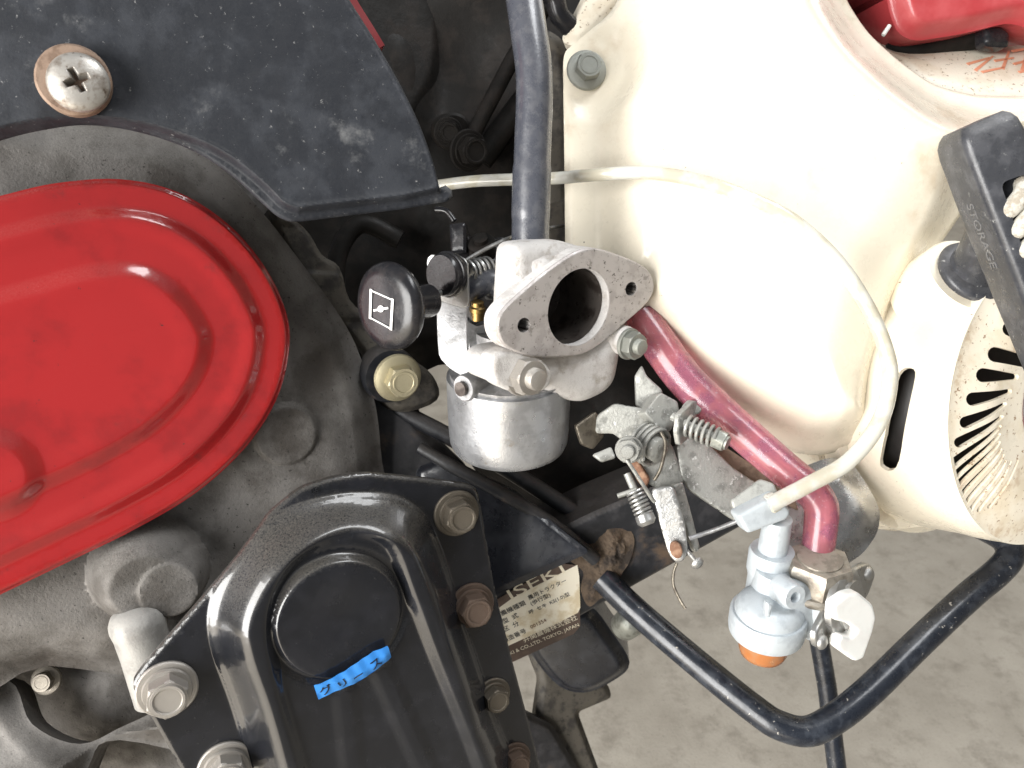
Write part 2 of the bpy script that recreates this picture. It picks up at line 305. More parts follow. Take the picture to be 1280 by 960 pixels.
M = dict(
    guard=mat("dusty_black_guard_paint", (.018, .020, .025), .5, base2=(.032, .035, .042), scale=60, spots=(.22, .22, .22), sp_scale=520, sp_thr=(.64, .75), stain=(.15, .152, .155), st_scale=40, st_thr=(.57, .74), bump=.35, bscale=700, dust=(.14, .14, .135), dust_amt=.35, spec=.3),
    black=mat("glossy_black_enamel", (.008, .009, .012), .22, rvar=.07, base2=(.012, .013, .017), scale=70, bump=.06, bscale=500, dust=DUST, dust_amt=.34, coat=.6, spots=(.12, .115, .11), sp_scale=1200, sp_thr=(.66, .76)),
    blackclean=mat("clean_black_enamel", (.010, .011, .015), .3, rvar=.08, base2=(.022, .024, .03), scale=60, bump=.08, bscale=500, coat=.3, stain=(.05, .05, .055), st_scale=60, st_thr=(.6, .75)),
    frame=mat("dirty_black_frame_paint", (.014, .015, .018), .42, base2=(.03, .03, .034), scale=80, stain=(.10, .07, .048), st_scale=38, st_thr=(.56, .72), bump=.3, bscale=500, dust=(.12, .10, .08), dust_amt=.5),
    pipe=mat("chipped_black_pipe_paint", (.012, .015, .022), .3, base2=(.03, .035, .045), scale=150, spots=(.35, .33, .30), sp_scale=330, sp_thr=(.66, .70), bump=.25, bscale=450, coat=.2),
    dark=mat("greasy_dark_engine_metal", (.010, .009, .008), .55, base2=(.018, .015, .013), scale=70, stain=(.022, .017, .014), st_scale=40, st_thr=(.55, .75), bump=.5, bscale=300, spec=.2),
    bracketdirt=mat("oily_brown_cast_bracket", (.085, .075, .06), .7, base2=(.035, .031, .027), scale=90, spots=(.03, .027, .024), sp_scale=420, sp_thr=(.58, .66), bump=.5, bscale=600),
    red=mat("scratched_red_enamel", (.32, .015, .016), .15, rvar=.07, base2=(.25, .013, .014), scale=34, spots=(.08, .02, .02), sp_scale=300, sp_thr=(.70, .73), stain=(.20, .02, .02), st_scale=55, st_thr=(.60, .72), bump=.06, bscale=500, dust=(.50, .24, .20), dust_amt=.16, coat=.7),
    tank=mat("faded_red_tank_enamel", (.36, .04, .045), .42, base2=(.42, .07, .075), scale=30, bump=.05, coat=.3),
    cast=mat("oil_stained_cast_aluminium", (.17, .16, .15), .62, .35, base2=(.095, .088, .08), scale=45, amt=(.4, .66), spots=(.03, .027, .025), sp_scale=620, sp_thr=(.60, .70), stain=(.06, .052, .045), st_scale=24, st_thr=(.44, .68), bump=.7, bscale=800, dust=(.42, .40, .37), dust_amt=.5),
    castclean=mat("pale_cast_aluminium", (.34, .33, .31), .6, .3, base2=(.26, .25, .235), scale=120, spots=(.14, .13, .12), sp_scale=700, sp_thr=(.66, .72), bump=.5, bscale=1100, dust=(.5, .48, .44), dust_amt=.4),
    elbow=mat("sand_cast_elbow_aluminium", (.60, .58, .56), .62, .12, base2=(.50, .475, .455), scale=180, spots=(.24, .22, .20), sp_scale=900, sp_thr=(.64, .72), bump=.9, bscale=1300, stain=(.38, .34, .29), st_scale=90, st_thr=(.56, .70)),
    elbowface=mat("machined_elbow_face", (.46, .43, .415), .45, .3, base2=(.38, .35, .335), scale=160, stain=(.27, .25, .235), st_scale=210, st_thr=(.57, .66), spots=(.13, .12, .11), sp_scale=480, sp_thr=(.61, .66), bump=.2, bscale=1800),
    bowl=mat("satin_bowl_aluminium", (.50, .51, .53), .34, .75, base2=(.38, .385, .40), scale=90, stain=(.34, .31, .27), st_scale=120, st_thr=(.60, .70), spots=(.2, .19, .18), sp_scale=600, sp_thr=(.70, .74), bump=.3, bscale=1000),
    carb=mat("grey_carburettor_casting", (.34, .34, .345), .42, .6, base2=(.2, .2, .2), scale=130, bump=.4, bscale=900),
    steel=mat("zinc_plated_steel", (.42, .42, .41), .36, .8, base2=(.38, .37, .35), scale=200, spots=(.16, .12, .09), sp_scale=500, sp_thr=(.68, .73), bump=.3, bscale=900),
    galv=mat("weathered_galvanised_steel", (.35, .35, .325), .5, .45, base2=(.20, .20, .185), scale=170, stain=(.12, .10, .08), st_scale=130, st_thr=(.60, .70), spots=(.60, .60, .58), sp_scale=380, sp_thr=(.60, .68), bump=.6, bscale=900, dust=(.5, .5, .47), dust_amt=.3),
    shiny=mat("scuffed_polished_steel", (.52, .51, .49), .28, .9, base2=(.36, .35, .33), scale=60, spots=(.75, .74, .72), sp_scale=520, sp_thr=(.64, .7), bump=.15, bscale=900),
    brass=mat("yellow_zinc_bolt_plating", (.52, .46, .30), .42, .65, base2=(.28, .25, .17), scale=220, bump=.3),
    gold=mat("brass_screw", (.40, .27, .10), .35, .9, base2=(.22, .15, .06), scale=300),
    rustbolt=mat("rusty_bolt_steel", (.09, .06, .042), .55, .4, base2=(.17, .14, .115), scale=260, spots=(.17, .06, .03), sp_scale=300, sp_thr=(.54, .66), bump=.8, bscale=900),
    darkbolt=mat("oily_dark_bolt_steel", (.16, .14, .11), .4, .6, base2=(.09, .075, .06), scale=220, bump=.5),
    greybolt=mat("grey_green_bolt_plating", (.30, .31, .28), .45, .55, base2=(.20, .20, .18), scale=250, bump=.4),
    whitebolt=mat("dull_silver_bolt_plating", (.60, .58, .52), .4, .55, base2=(.42, .38, .32), scale=230, bump=.4, spots=(.2, .16, .12), sp_scale=500, sp_thr=(.68, .72)),
    greasy=mat("greasy_screw_plating", (.40, .38, .35), .38, .45, base2=(.24, .21, .18), scale=200, bump=.3, spots=(.12, .09, .07), sp_scale=420, sp_thr=(.60, .70)),
    washer=mat("rust_tinted_washer", (.27, .19, .14), .6, .2, base2=(.18, .12, .085), scale=200, bump=.4),
    rust=mat("brown_rust", (.17, .085, .05), .8, base2=(.28, .17, .11), scale=240, bump=.6),
    hole=mat("dark_opening_shade", (.02, .018, .017), .45),  # near-black tone painted as the shade inside openings
    boreshade=mat("shade_dark_bore_metal", (.12, .105, .095), .35, .5, base2=(.05, .04, .035), scale=120),  # dark colour carries the shade inside the bore and small holes
    cream=mat("cream_enamel", (.82, .755, .62), .3, base2=(.80, .73, .59), scale=18, spots=(.14, .10, .07), sp_scale=230, sp_thr=(.705, .72), coat=.25, bump=.06, bscale=400, stain=(.64, .54, .40), st_scale=24, st_thr=(.56, .74)),
    creamspeck=mat("rust_speckled_cream_enamel", (.80, .73, .60), .35, base2=(.72, .63, .48), scale=70, spots=(.30, .19, .11), sp_scale=420, sp_thr=(.60, .66), coat=.2, bump=.15, bscale=700, stain=(.60, .48, .34), st_scale=90, st_thr=(.54, .68)),
    creamdirty=mat("stained_cream_enamel", (.74, .68, .56), .45, base2=(.66, .58, .45), scale=60, spots=(.22, .15, .09), sp_scale=480, sp_thr=(.60, .67), bump=.3, bscale=700),
    badgered=mat("pink_badge_ring", (.55, .16, .18), .4, base2=(.5, .2, .2)),
    silver=mat("worn_silver_badge", (.62, .60, .60), .4, .4, base2=(.45, .42, .42), scale=200, spots=(.3, .28, .28), sp_scale=500),
    rubber=mat("blue_black_rubber_hose", (.050, .054, .068), .26, rvar=.08, base2=(.075, .078, .09), scale=200, spots=(.30, .30, .31), sp_scale=700, sp_thr=(.70, .75), bump=.25, bscale=900, dust=(.22, .20, .18), dust_amt=.25, spec=.9, coat=.3),
    plastic=mat("black_plastic", (.013, .013, .015), .24, rvar=.07, base2=(.022, .02, .021), scale=150, bump=.1, spots=(.1, .07, .06), sp_scale=1100, sp_thr=(.70, .74)),
    handle=mat("scuffed_black_handle_plastic", (.035, .037, .043), .3, base2=(.06, .062, .07), scale=110, bump=.2, spots=(.28, .28, .27), sp_scale=420, sp_thr=(.64, .72), dust=(.2, .19, .18), dust_amt=.4),
    wornletter=mat("worn_raised_letter", (.24, .24, .24), .6, base2=(.05, .05, .055), scale=420, amt=(.42,.55)),
    rope=mat("white_braided_rope", (.55, .53, .47), .85, base2=(.36, .32, .26), scale=300, bump=1., bscale=2200),
    clear=mat("milky_clear_tube", (.70, .69, .63), .2, base2=(.60, .56, .45), scale=90, trans=.3, ior=1.35, coat=.3, rvar=.05),
    greytube=mat("grey_shaded_tube", (.5, .5, .48), .3),
    pink=mat("translucent_pink_fuel_hose", (.62, .21, .25), .2, rvar=.08, base2=(.46, .16, .24), scale=110, amt=(.42, .6), spots=(.84, .60, .66), sp_scale=420, sp_thr=(.58, .74), trans=.6, ior=1.38, bump=.2, bscale=800, coat=.3),
    cock=mat("matte_die_cast_zinc", (.50, .54, .565), .45, .25, base2=(.42, .455, .48), scale=170, bump=.3, bscale=1100, spots=(.32, .32, .32), sp_scale=800, sp_thr=(.72, .76)),
    nylon=mat("white_nylon", (.80, .80, .77), .38, base2=(.74, .73, .70), scale=60, sss=.15),
    amber=mat("orange_sediment_cup", (.55, .21, .07), .2, trans=.35, ior=1.4, base2=(.5, .24, .11), scale=200, coat=.3),
    hexn=mat("dull_brass_hex_nut", (.33, .30, .255), .4, .6, base2=(.20, .175, .145), scale=200, bump=.4, dust=(.5, .46, .4), dust_amt=.4),
    tape=mat("blue_tape", (.035, .22, .62), .45, base2=(.05, .25, .66), scale=120, bump=.1),
    ink=mat("black_ink", (.012, .013, .02), .5),
    white=mat("white_print", (.82, .82, .80), .5),
    platecream=mat("cream_plate_print", (.84, .79, .66), .4, base2=(.66, .57, .40), scale=90, coat=.2),
    platebrown=mat("brown_plate_print", (.09, .062, .05), .4, base2=(.12, .085, .068), scale=120, coat=.2),
    soil=mat("caked_brown_soil", (.10, .072, .05), .95, base2=(.035, .027, .022), scale=120, bump=1., bscale=700),
    orange=mat("faded_orange_print", (.72, .30, .18), .5),
    concrete=None)
def concrete(name, a, b_, c):
    m = bpy.data.materials.new(name); m.use_nodes = True; nt = m.node_tree; nd = nt.nodes; L = nt.links; b = nd["Principled BSDF"]
    g = nd.new("ShaderNodeNewGeometry")
    def nz(sc, d=8, ro=.6):
        n = nd.new("ShaderNodeTexNoise"); n.inputs["Scale"].default_value = sc; n.inputs["Detail"].default_value = d; n.inputs["Roughness"].default_value = ro
        L.new(g.outputs["Position"], n.inputs["Vector"]); return n.outputs["Fac"]
    r = nd.new("ShaderNodeValToRGB"); L.new(nz(9), r.inputs[0]); e = r.color_ramp.elements
    e[0].position = .36; e[0].color = (*a, 1); e[1].position = .66; e[1].color = (*b_, 1)
    x = nd.new("ShaderNodeMix"); x.data_type = 'RGBA'; mr = nd.new("ShaderNodeMapRange"); L.new(nz(22, 10, .75), mr.inputs[0])
    mr.inputs[1].default_value = .50; mr.inputs[2].default_value = .70; L.new(mr.outputs[0], x.inputs[0]); L.new(r.outputs[0], x.inputs[6]); x.inputs[7].default_value = (*c, 1)
    x2 = nd.new("ShaderNodeMix"); x2.data_type = 'RGBA'; m2 = nd.new("ShaderNodeMapRange"); L.new(nz(420, 4, .7), m2.inputs[0]); m2.inputs[1].default_value = .60; m2.inputs[2].default_value = .70
    L.new(m2.outputs[0], x2.inputs[0]); L.new(x.outputs[2], x2.inputs[6]); x2.inputs[7].default_value = (c[0] * .55, c[1] * .55, c[2] * .55, 1); x = x2
    L.new(x.outputs[2], b.inputs["Base Color"]); b.inputs["Roughness"].default_value = .75
    bp = nd.new("ShaderNodeBump"); bp.inputs["Strength"].default_value = .4; bp.inputs["Distance"].default_value = .002; L.new(nz(260), bp.inputs["Height"]); L.new(bp.outputs[0], b.inputs["Normal"])
    return m
M["concrete"] = concrete("worn_concrete", (.28, .25, .205), (.37, .335, .28), (.20, .175, .14))
M["plaster"] = concrete("pale_plaster", (.68, .68, .66), (.76, .76, .74), (.6, .6, .58))
# ------------------------------------------------------------------ setting
def quad_obj(name, pts, m, thick=None):
    me = bpy.data.meshes.new(name); me.from_pydata(pts, [], [(0, 1, 2, 3)]); me.materials.append(m)
    o = bpy.data.objects.new(name, me); scn.collection.objects.link(o); o["kind"] = "structure"; return o
quad_obj("floor", [(-6, -5, 0), (8, -5, 0), (8, 4, 0), (-6, 4, 0)], M["concrete"])
me = bpy.data.meshes.new("wall"); me.from_pydata([(-6, 4, 0), (8, 4, 0), (8, 4.15, 0), (-6, 4.15, 0), (-6, 4, 3), (8, 4, 3), (8, 4.15, 3), (-6, 4.15, 3)], [],
    [(0, 1, 5, 4), (1, 2, 6, 5), (2, 3, 7, 6), (3, 0, 4, 7), (4, 5, 6, 7), (3, 2, 1, 0)]); me.materials.append(M["plaster"])
o = bpy.data.objects.new("wall", me); scn.collection.objects.link(o); o["kind"] = "structure"
me = bpy.data.meshes.new("side_wall"); me.from_pydata([(3.2, -5, 0), (3.35, -5, 0), (3.35, 4, 0), (3.2, 4, 0), (3.2, -5, 3), (3.35, -5, 3), (3.35, 4, 3), (3.2, 4, 3)], [],
    [(0, 3, 7, 4), (1, 5, 6, 2), (0, 4, 5, 1), (3, 2, 6, 7), (4, 7, 6, 5), (0, 1, 2, 3)]); me.materials.append(M["concrete"])
o = bpy.data.objects.new("side_wall", me); scn.collection.objects.link(o); o["kind"] = "structure"
# ------------------------------------------------------------------ the machine
root = bpy.data.objects.new("walking_tiller", None); scn.collection.objects.link(root)
root.location = (0, 0.42, 0); root.empty_display_size = .1; ORG[root.name] = Matrix.Translation(root.location)
root["label"] = "walking tiller with red belt cover, black guards, cream engine shroud and open intake elbow"
root["category"] = "tiller"
# ---- fastener prototypes (unit = U units, flange radius 30)
def proto(mb, name, m, smooth=30):
    me, _ = mb.mesh(name, world=False, smooth=smooth); me.materials.append(m); return me
Z = (0, 0, 1)
fb = MB().lathe((0, 0, 0), Z, [(31, -2), (31.5, 1), (30, 4), (22, 8)], 40).hexa((0, 0, 0), Z, 21, 6, 25)
fb.lathe((0, 0, 0), Z, [(15, 24.5), (14.4, 25.8), (12.5, 25.8), (12, 25.1), (0, 25.1)], 24, False, False)
BOLT = proto(fb, "flange_bolt", M["whitebolt"])
sw = MB().lathe((0, 0, 0), Z, [(30, -2), (31, 0), (31, 3), (29.5, 4.5)], 40).lathe((0, 0, 0), Z, [(24, 4), (25, 6), (24, 9)], 32).hexa((0, 0, 0), Z, 22, 9, 26)
sw.lathe((0, 0, 0), Z, [(17.5, 25.6), (17, 28), (14.5, 28), (13.5, 26.4), (0, 26.2)], 28, False, False)
WBOLT = proto(sw, "washer_bolt", M["rustbolt"])
nu = MB().lathe((0, 0, 0), Z, [(26, -3), (26, 1), (25, 3)], 36).hexa((0, 0, 0), Z, 23, 3, 19)
nu.lathe((0, 0, 0), Z, [(13, 18), (13, 20), (12, 21), (13, 22), (12, 23), (13, 24), (12, 25), (13, 26), (11.5, 29), (9, 30)], 28)
NUT = proto(nu, "nut", M["whitebolt"])
pan = MB().lathe((0, 0, 0), Z, [(22, 0), (22, 4), (19, 10), (12, 15), (4, 17)], 28)
PAN = proto(pan, "screw", M["steel"])
def bolt(me, name, parent, px, py, z, n, k, m=None, rot=0, label=None):
    mu = Matrix.Translation(U(px, py, z)) @ frame(n).to_4x4() @ Matrix.Rotation(R(rot), 4, 'Z') @ Matrix.Scale(k, 4)
    return place(me, name, parent, mu, m, label)

# ================= dark engine body behind everything
pb = Pl(560, 240, -330, (0, -.1, 1))
def hb(u, v, sd):
    return 18 * np.sin(u * .021 + 1) * np.cos(v * .017) + 40 * sm(0, 60, sd) + 60 * sm(60, 0, np.hypot(u + 120, (v - 150) * .7) - 60) * .5
block = build(MB().sheet(pb, cr([(250, -90), (600, -90), (1010, -90), (1010, 300), (980, 520), (900, 600), (760, 660), (640, 620), (585, 575), (575, 500), (560, 455), (490, 470), (380, 400), (250, 250)], 4), h=hb, step=18, thick=120), "engine_block", M["dark"], root, "dark greasy engine body behind the carburettor")
m_ = MB()
m_.tube([U(680, 10, -190), U(640, 75, -195), U(585, 180, -200), U(575, 200, -200)], 12, 12)
build(m_, "stay_rod", M["dark"], block)
m_ = MB().tube([U(730, 60, -230), U(660, 120, -230), U(600, 200, -235)], 20, 12)
build(m_, "tappet_tube", M["dark"], block)
build(MB().lathe(U(566, 165, -215), (.2, -.3, .9), [(27, -60), (28, 8), (24, 12), (0, 12)], 32), "boss", M["dark"], block)
bolt(WBOLT, "bolt", block, 585, 188, -195, (.5, -.3, .8), 1.0, M["dark"])
bolt(WBOLT, "bolt", block, 560, 165, -190, (.2, -.3, .9), .7, M["dark"])
# grimy box-like parts and hoses deep in the bay
build(MB().sheet(Pl(480, 60, -240, (.5, 0, .9)), rounded([(420, -60), (560, -60), (555, 100), (500, 200), (440, 120)], 30), h=lambda u, v, s: 14 * sm(0, 30, s), step=12, thick=70), "air_duct", M["dark"], block)
build(MB().tube(cr([U(500, 300, -230), U(450, 280, -220), U(420, 330, -215), U(430, 420, -225), U(480, 480, -240)], 6, False), 15, 12), "drain_hose", M["dark"], block)
build(MB().sheet(Pl(690, 100, -200, (-.2, 0, 1)), rounded([(672, 30), (706, 50), (712, 120), (712, 420), (672, 420)], 14), h=lambda u, v, s: 10 * sm(0, 14, s), step=9, thick=60), "cylinder_fin_casing", M["bracketdirt"], block)
build(MB().sheet(Pl(720, 30, -170, (-.3, .2, 1)), rounded([(700, 52), (745, -40), (830, -40), (790, 0), (735, 55), (722, 60)], 10), h=lambda u, v, s: 12 * sm(0, 16, s), step=9, thick=18), "inner_shroud", M["creamdirty"], root, "grimy cream inner shroud peeping out behind the outer one")
build(MB().tube(cr([U(655, -20, -140), U(690, -5, -150), U(700, 20, -160), U(722, 42, -175)], 5, False), 15, 12), "spark_plug_cap", M["plastic"], block)
# ribs/dark cast shapes right of the hose base
build(MB().sheet(Pl(690, 280, -180, (0, .3, 1)), rounded([(676, 262), (712, 240), (716, 330), (680, 320)], 12), h=lambda u, v, s: 8 * sm(0, 12, s), step=8, thick=40), "cast_lug", M["bracketdirt"], block)

# ================= frame
# long tube running to the upper right with the identity plate
fn = Vector((.12, -.35, .93)).normalized()
pf = Pl(690, 760, -215, fn)
fr = build(MB().sheet(pf, rounded([(560, 745), (640, 690), (740, 640), (860, 590), (960, 560), (968, 628), (930, 655), (800, 727), (640, 818), (560, 862)], 6), h=lambda u, v, s: 6 * sm(0, 7, s), step=9, thick=85), "frame_tube", M["frame"], root, "black square frame tube caked with soil that carries the maker's plate")
# plate
pp = pf
hp = 8.5
plate = build(MB().sheet(pp, [(612, 750), (700, 700), (722, 703), (724, 778), (716, 788), (629, 828), (622, 812)], h=lambda u, v, s: u * 0 + hp, step=20, thick=1.6), "identity_plate", M["platebrown"], fr)
build(MB().sheet(pp, rounded([(618, 757), (640, 743), (722, 701), (724, 757), (720, 763), (627, 806)], 2), h=lambda u, v, s: u * 0 + hp + .5, step=20, thick=.4), "print_field", M["platecream"], plate)
RT = 28
def T(s_, px, py, size, m, h=hp + .7, sx=1.0, rot=RT, name="lettering"): return text(s_, pp, px, py, h, size * 1.2, m, plate, name, rot, .15, sx)
T("ISEKI", 637, 751, 22, M["platecream"], hp + .5, 1.75, 30)
T("農機種類", 627, 770, 8.6, M["ink"]); T("型  式", 629, 780, 8.6, M["ink"]); T("区  分", 630, 790, 8.6, M["ink"]); T("製造番号", 629, 804, 8.4, M["ink"])
T("農用トラクター", 661, 750, 7.6, M["ink"]); T("(歩行型)", 664, 757, 7.6, M["ink"]); T("呼  セキ  KS(1.0)型", 662, 768, 7, M["ink"]); T("001354", 664, 786, 7.4, M["rust"])
T("井関農機株式会社", 655, 803, 9.4, M["platecream"], sx=1.0, rot=26); T("ISEKI & CO.,LTD. TOKYO, JAPAN", 630, 822, 7.4, M["platecream"], sx=.98, rot=25)
# gusset sheet in front of the tube
pg = Pl(620, 660, -150, (-.15, .05, 1))
build(MB().sheet(pg, rounded([(520, 585), (552, 572), (640, 612), (725, 680), (738, 690), (600, 753), (520, 760)], 8), h=lambda u, v, s: 5 * sm(0, 10, s) + u * 0, step=9, thick=14), "gusset", M["blackclean"], root)
m_ = MB().tube(cr([U(525, 560, -160), U(560, 580, -150), U(620, 612, -145), U(690, 655, -150), U(745, 700, -165)], 5, False), [9] * 5 + [10] * 16, 12)
build(m_, "folded_edge", M["frame"], root)
m_ = MB().tube(cr([U(425, 440, -200), U(480, 500, -190), U(560, 545, -185), U(640, 590, -190), U(760, 668, -210)], 5, False), 13, 12)
build(m_, "engine_stay", M["frame"], root)
m_ = MB().sheet(Pl(500, 530, -190, (.1, 0, 1)), rounded([(380, 430), (470, 440), (520, 500), (528, 530), (590, 590), (560, 640), (420, 620), (400, 500)], 14), h=lambda u, v, s: 12 * sm(0, 20, s), step=12, thick=40)
build(m_, "mounting_bracket", M["frame"], root)
# soil caked on the joint
m_ = MB(); 
def hs(u, v, sd):
    n_ = np.array([mnoise.fractal(Vector((a * .05, b * .05, 3.1)), .9, 2.1, 5) for a, b in zip(u, v)])
    return 6 + 10 * sm(0, 30, sd) + 7 * n_ * sm(0, 20, sd)
m_.sheet(Pl(755, 700, -190, (.05, -.2, 1)), cr([(700, 690), (716, 676), (740, 668), (756, 650), (780, 655), (792, 672), (786, 700), (776, 716), (770, 738), (750, 746), (736, 756), (726, 738), (728, 712)], 4), h=hs, step=4, thick=26)
build(m_, "caked_soil", M["soil"], root, kind="stuff")
# black bumper pipe
bp_pts = cr([U(752, 722, -190), U(800, 768, -165), U(880, 836, -120), U(945, 888, -84), U(975, 907, -70), U(1010, 914, -62), U(1045, 897, -66), U(1085, 865, -80), U(1150, 802, -112), U(1210, 746, -146), U(1246, 716, -166), U(1262, 696, -178), U(1258, 678, -190), U(1238, 664, -208), U(1200, 648, -228), U(1130, 630, -250)], 7, False)
bar = build(MB().tube(bp_pts, 19.5, 24), "bumper_pipe", M["pipe"], root, "bent black guard pipe with chipped paint round the fuel tap")
build(MB().tube([U(1022, 790, -190), U(1034, 860, -200), U(1052, 1010, -215)], 14, 16), "stand_leg", M["pipe"], root)
m_ = MB().lathe(U(790, 775, -330), (.3, .5, .6), [(24, -30), (26, 0), (22, 10), (12, 16), (12, 30), (0, 30)], 24)
build(m_, "axle_end", M["greybolt"], root)
# rotary tine with its holder far below
pt_ = Pl(720, 850, -520, (-.1, -.2, 1))
m_ = MB().sheet(pt_, cr([(655, 792), (700, 762), (738, 758), (765, 790), (787, 828), (768, 850), (728, 866), (690, 850)], 4), h=lambda u, v, s: 16 * sm(0, 22, s), step=10, thick=80)
tine = build(m_, "tine_holder", M["blackclean"], root)
m_ = MB().sheet(Pl(700, 900, -535, (.25, .1, 1)), rounded([(655, 800), (700, 830), (760, 855), (765, 872), (722, 890), (755, 980), (720, 1010), (690, 930), (668, 900), (675, 850)], 6), h=lambda u, v, s: 8 * sm(0, 12, s), step=10, thick=22)
build(m_, "tine", M["bracketdirt"], tine)
build(MB().sheet(Pl(650, 870, -500, (.3, .1, 1)), rounded([(636, 880), (690, 905), (745, 1000), (690, 1020), (650, 960)], 8), h=lambda u, v, s: 8 * sm(0, 12, s), step=10, thick=22), "tine", M["frame"], tine)

# ================= gearbox castings on the left
nc = Vector((.40, -.16, .9)).normalized()
pc = Pl(300, 560, -70, nc)
def disc(u, v, c, r, h, e=8):
    d = np.hypot(u - c[0], v - c[1]); return h * sm(r, r - e, d)
c1 = pc.uv(352, 535); c2 = pc.uv(182, 700); c3 = pc.uv(210, 703); c4 = pc.uv(60, 850)
def hcase(u, v, sd):
    h = 26 * sm(0, 45, sd) + 14 * sm(-1, 1, np.sin(u * .012 + v * .017 + .8)) * sm(20, 80, sd)
    h = np.maximum(h, disc(u, v, c1, 62, 46, 26))
    b = disc(u, v, c2, 92, 92, 56); h = np.maximum(h, b)
    h = np.maximum(h, disc(u, v, c3, 62, 95, 30) * 1.0)
    return h
case = build(MB().sheet(pc, cr([(-80, 170), (60, 150), (200, 165), (270, 205), (325, 262), (378, 330), (428, 400), (452, 450), (470, 510), (478, 580), (490, 660), (420, 720), (330, 790), (250, 850), (60, 832), (-80, 832)], 5), h=hcase, step=6, thick=120), "gearbox_case", M["cast"], root, "grey oil-stained cast gearbox case between the red and black covers")
m_ = MB().lathe(U(192, 845, 10), Vector((U(168, 765, 30) - U(192, 845, 10))), [(30, -30), (30, 30), (31, 60), (33, 72), (32, 80), (28, 88), (20, 94), (8, 96), (0, 96)], 40)
build(m_, "bolt_boss", M["castclean"], case)
def hlow(u, v, sd):
    return 18 * sm(0, 30, sd) + 16 * np.sin(u * .02 - v * .03 + 1.0) * sm(0, 40, sd)
low = build(MB().sheet(Pl(120, 930, -40, (.2, .35, .9)), cr([(-80, 860), (10, 850), (40, 905), (100, 930), (160, 905), (230, 880), (330, 900), (330, 960), (150, 925), (110, 960), (80, 1050), (-80, 1050)], 5), h=hlow, step=7, thick=60), "axle_housing", M["cast"], case)
build(MB().sheet(Pl(90, 880, -120, (.1, -.1, 1)), cr([(-80, 780), (120, 780), (330, 800), (330, 1010), (-80, 1010)], 4), h=lambda u, v, s: 14 * np.sin(u * .03) * np.cos(v * .02) + 10, step=12, thick=30), "inner_wall", M["cast"], case)
bolt(BOLT, "bolt", case, 58, 850, -60, (.1, .1, 1), .62, M["hexn"], 10)
m_ = MB().sheet(Pl(440, 400, -130, (.45, 0, .9)), cr([(335, 262), (380, 285), (402, 318), (424, 334), (436, 375), (470, 405), (505, 440), (540, 470), (545, 500), (500, 515), (470, 490), (450, 440), (400, 380), (360, 320)], 4), h=lambda u, v, s: 8 * sm(0, 9, s) + 4 * sm(-.2, .2, np.sin(v * .05)), step=5, thick=50)
brk = build(m_, "cast_bracket", M["bracketdirt"], root, "brown oily cast bracket behind the choke knob")
build(MB().lathe(U(492, 472, -110), (.45, -.25, .85), [(40, -40), (40, -14), (37, -8), (0, -8)], 32), "bolt_pad", M["frame"], brk)
bolt(BOLT, "bolt", brk, 497, 472, -105, (.45, -.28, .85), 1.08, M["brass"], 12, "brass-yellow flange bolt below the choke knob")

# ================= red belt cover
pr = Pl(180, 480, 60, nc)
rc_out = cr([(0, 245), (70, 229), (150, 224), (222, 240), (285, 280), (332, 335), (358, 392), (361, 440), (345, 500), (306, 560), (245, 616), (170, 661), (90, 700), (0, 743), (-120, 800), (-230, 800), (-300, 640), (-290, 440), (-200, 310), (-100, 270)], 5)
cd = pr.uv(-12, 590)
def hred(u, v, sd):
    h = 5 * sm(0, 7, sd)
    h += 7 * sm(28, 46, sd) - 2.0 * sm(46, 66, sd)
    h += 8 * sm(88, 110, sd) - 1.0 * sm(112, 135, sd)
    h += 1.2 * np.sin(u * .012 + .5) * np.cos(v * .014)
    h += disc(u, v, cd, 58, 8, 24)
    return h
redc = build(MB().sheet(pr, rc_out, h=hred, step=4.2, thick=4), "red_belt_cover", M["red"], root, "glossy red pressed oval belt cover with stepped rings", smooth=60)

# ================= black upper guard
ng = Vector((.30, -.12, .94)).normalized()
pu = Pl(280, 140, 130, ng)
g_out = cr([(-60, -60), (180, -60), (405, -50), (434, 0), (466, 50), (497, 103), (522, 155), (538, 200), (547, 236)], 5, False) + \
    [Vector(p) for p in [(556, 232), (564, 238), (565, 246), (558, 252), (500, 262), (440, 269), (378, 277)]] + cr([(362, 277), (346, 270), (322, 249), (290, 220), (252, 194), (205, 174), (150, 160), (100, 156), (50, 162), (0, 174), (-60, 196)], 4, False)
g_in = [pu.uv(*p[:2]) for p in cr([(-60, 180), (0, 166), (50, 155), (100, 152), (150, 154), (205, 165), (258, 184), (296, 206), (330, 234), (352, 256), (372, 264)], 4, False) + [Vector(p) for p in [(440, 256), (500, 249), (546, 239)]] + cr([(546, 236), (538, 205), (520, 157), (494, 105), (464, 53), (432, 2), (402, -50), (180, -60), (-60, -60)], 4, False)]
def hg(u, v, sd):
    d, ins = pdist(np.stack([u, v], 1), g_in); s2 = np.where(ins, d, -d)
    return 14 * sm(-5, 3, s2) + 3 * sm(0, 3, sd) + 5 * np.sin(u * .006 + 1) + 1.2 * sm(3, 7, s2) * -1
guard = build(MB().sheet(pu, g_out, h=hg, step=5, thick=5), "belt_guard", M["guard"], root, "dusty black plastic guard held by a cross-head screw", smooth=50)
def band(pl, pts, h0, h1, t=4):
    top = [pl.ray(p[0], p[1]) for p in pts]; m = MB(); rings = []
    for i, p in enumerate(top):
        a, b_ = top[max(i - 1, 0)], top[min(i + 1, len(top) - 1)]; side = (b_ - a).cross(pl.n).normalized() * t
        rings.append([p + pl.n * h0, p + pl.n * h1, p + pl.n * h1 + side, p + pl.n * h0 + side])
    return m.loft(rings)
side_pts = cr([(398, -60), (430, 0), (463, 52), (493, 105), (518, 157), (534, 203), (541, 232)], 5, False)
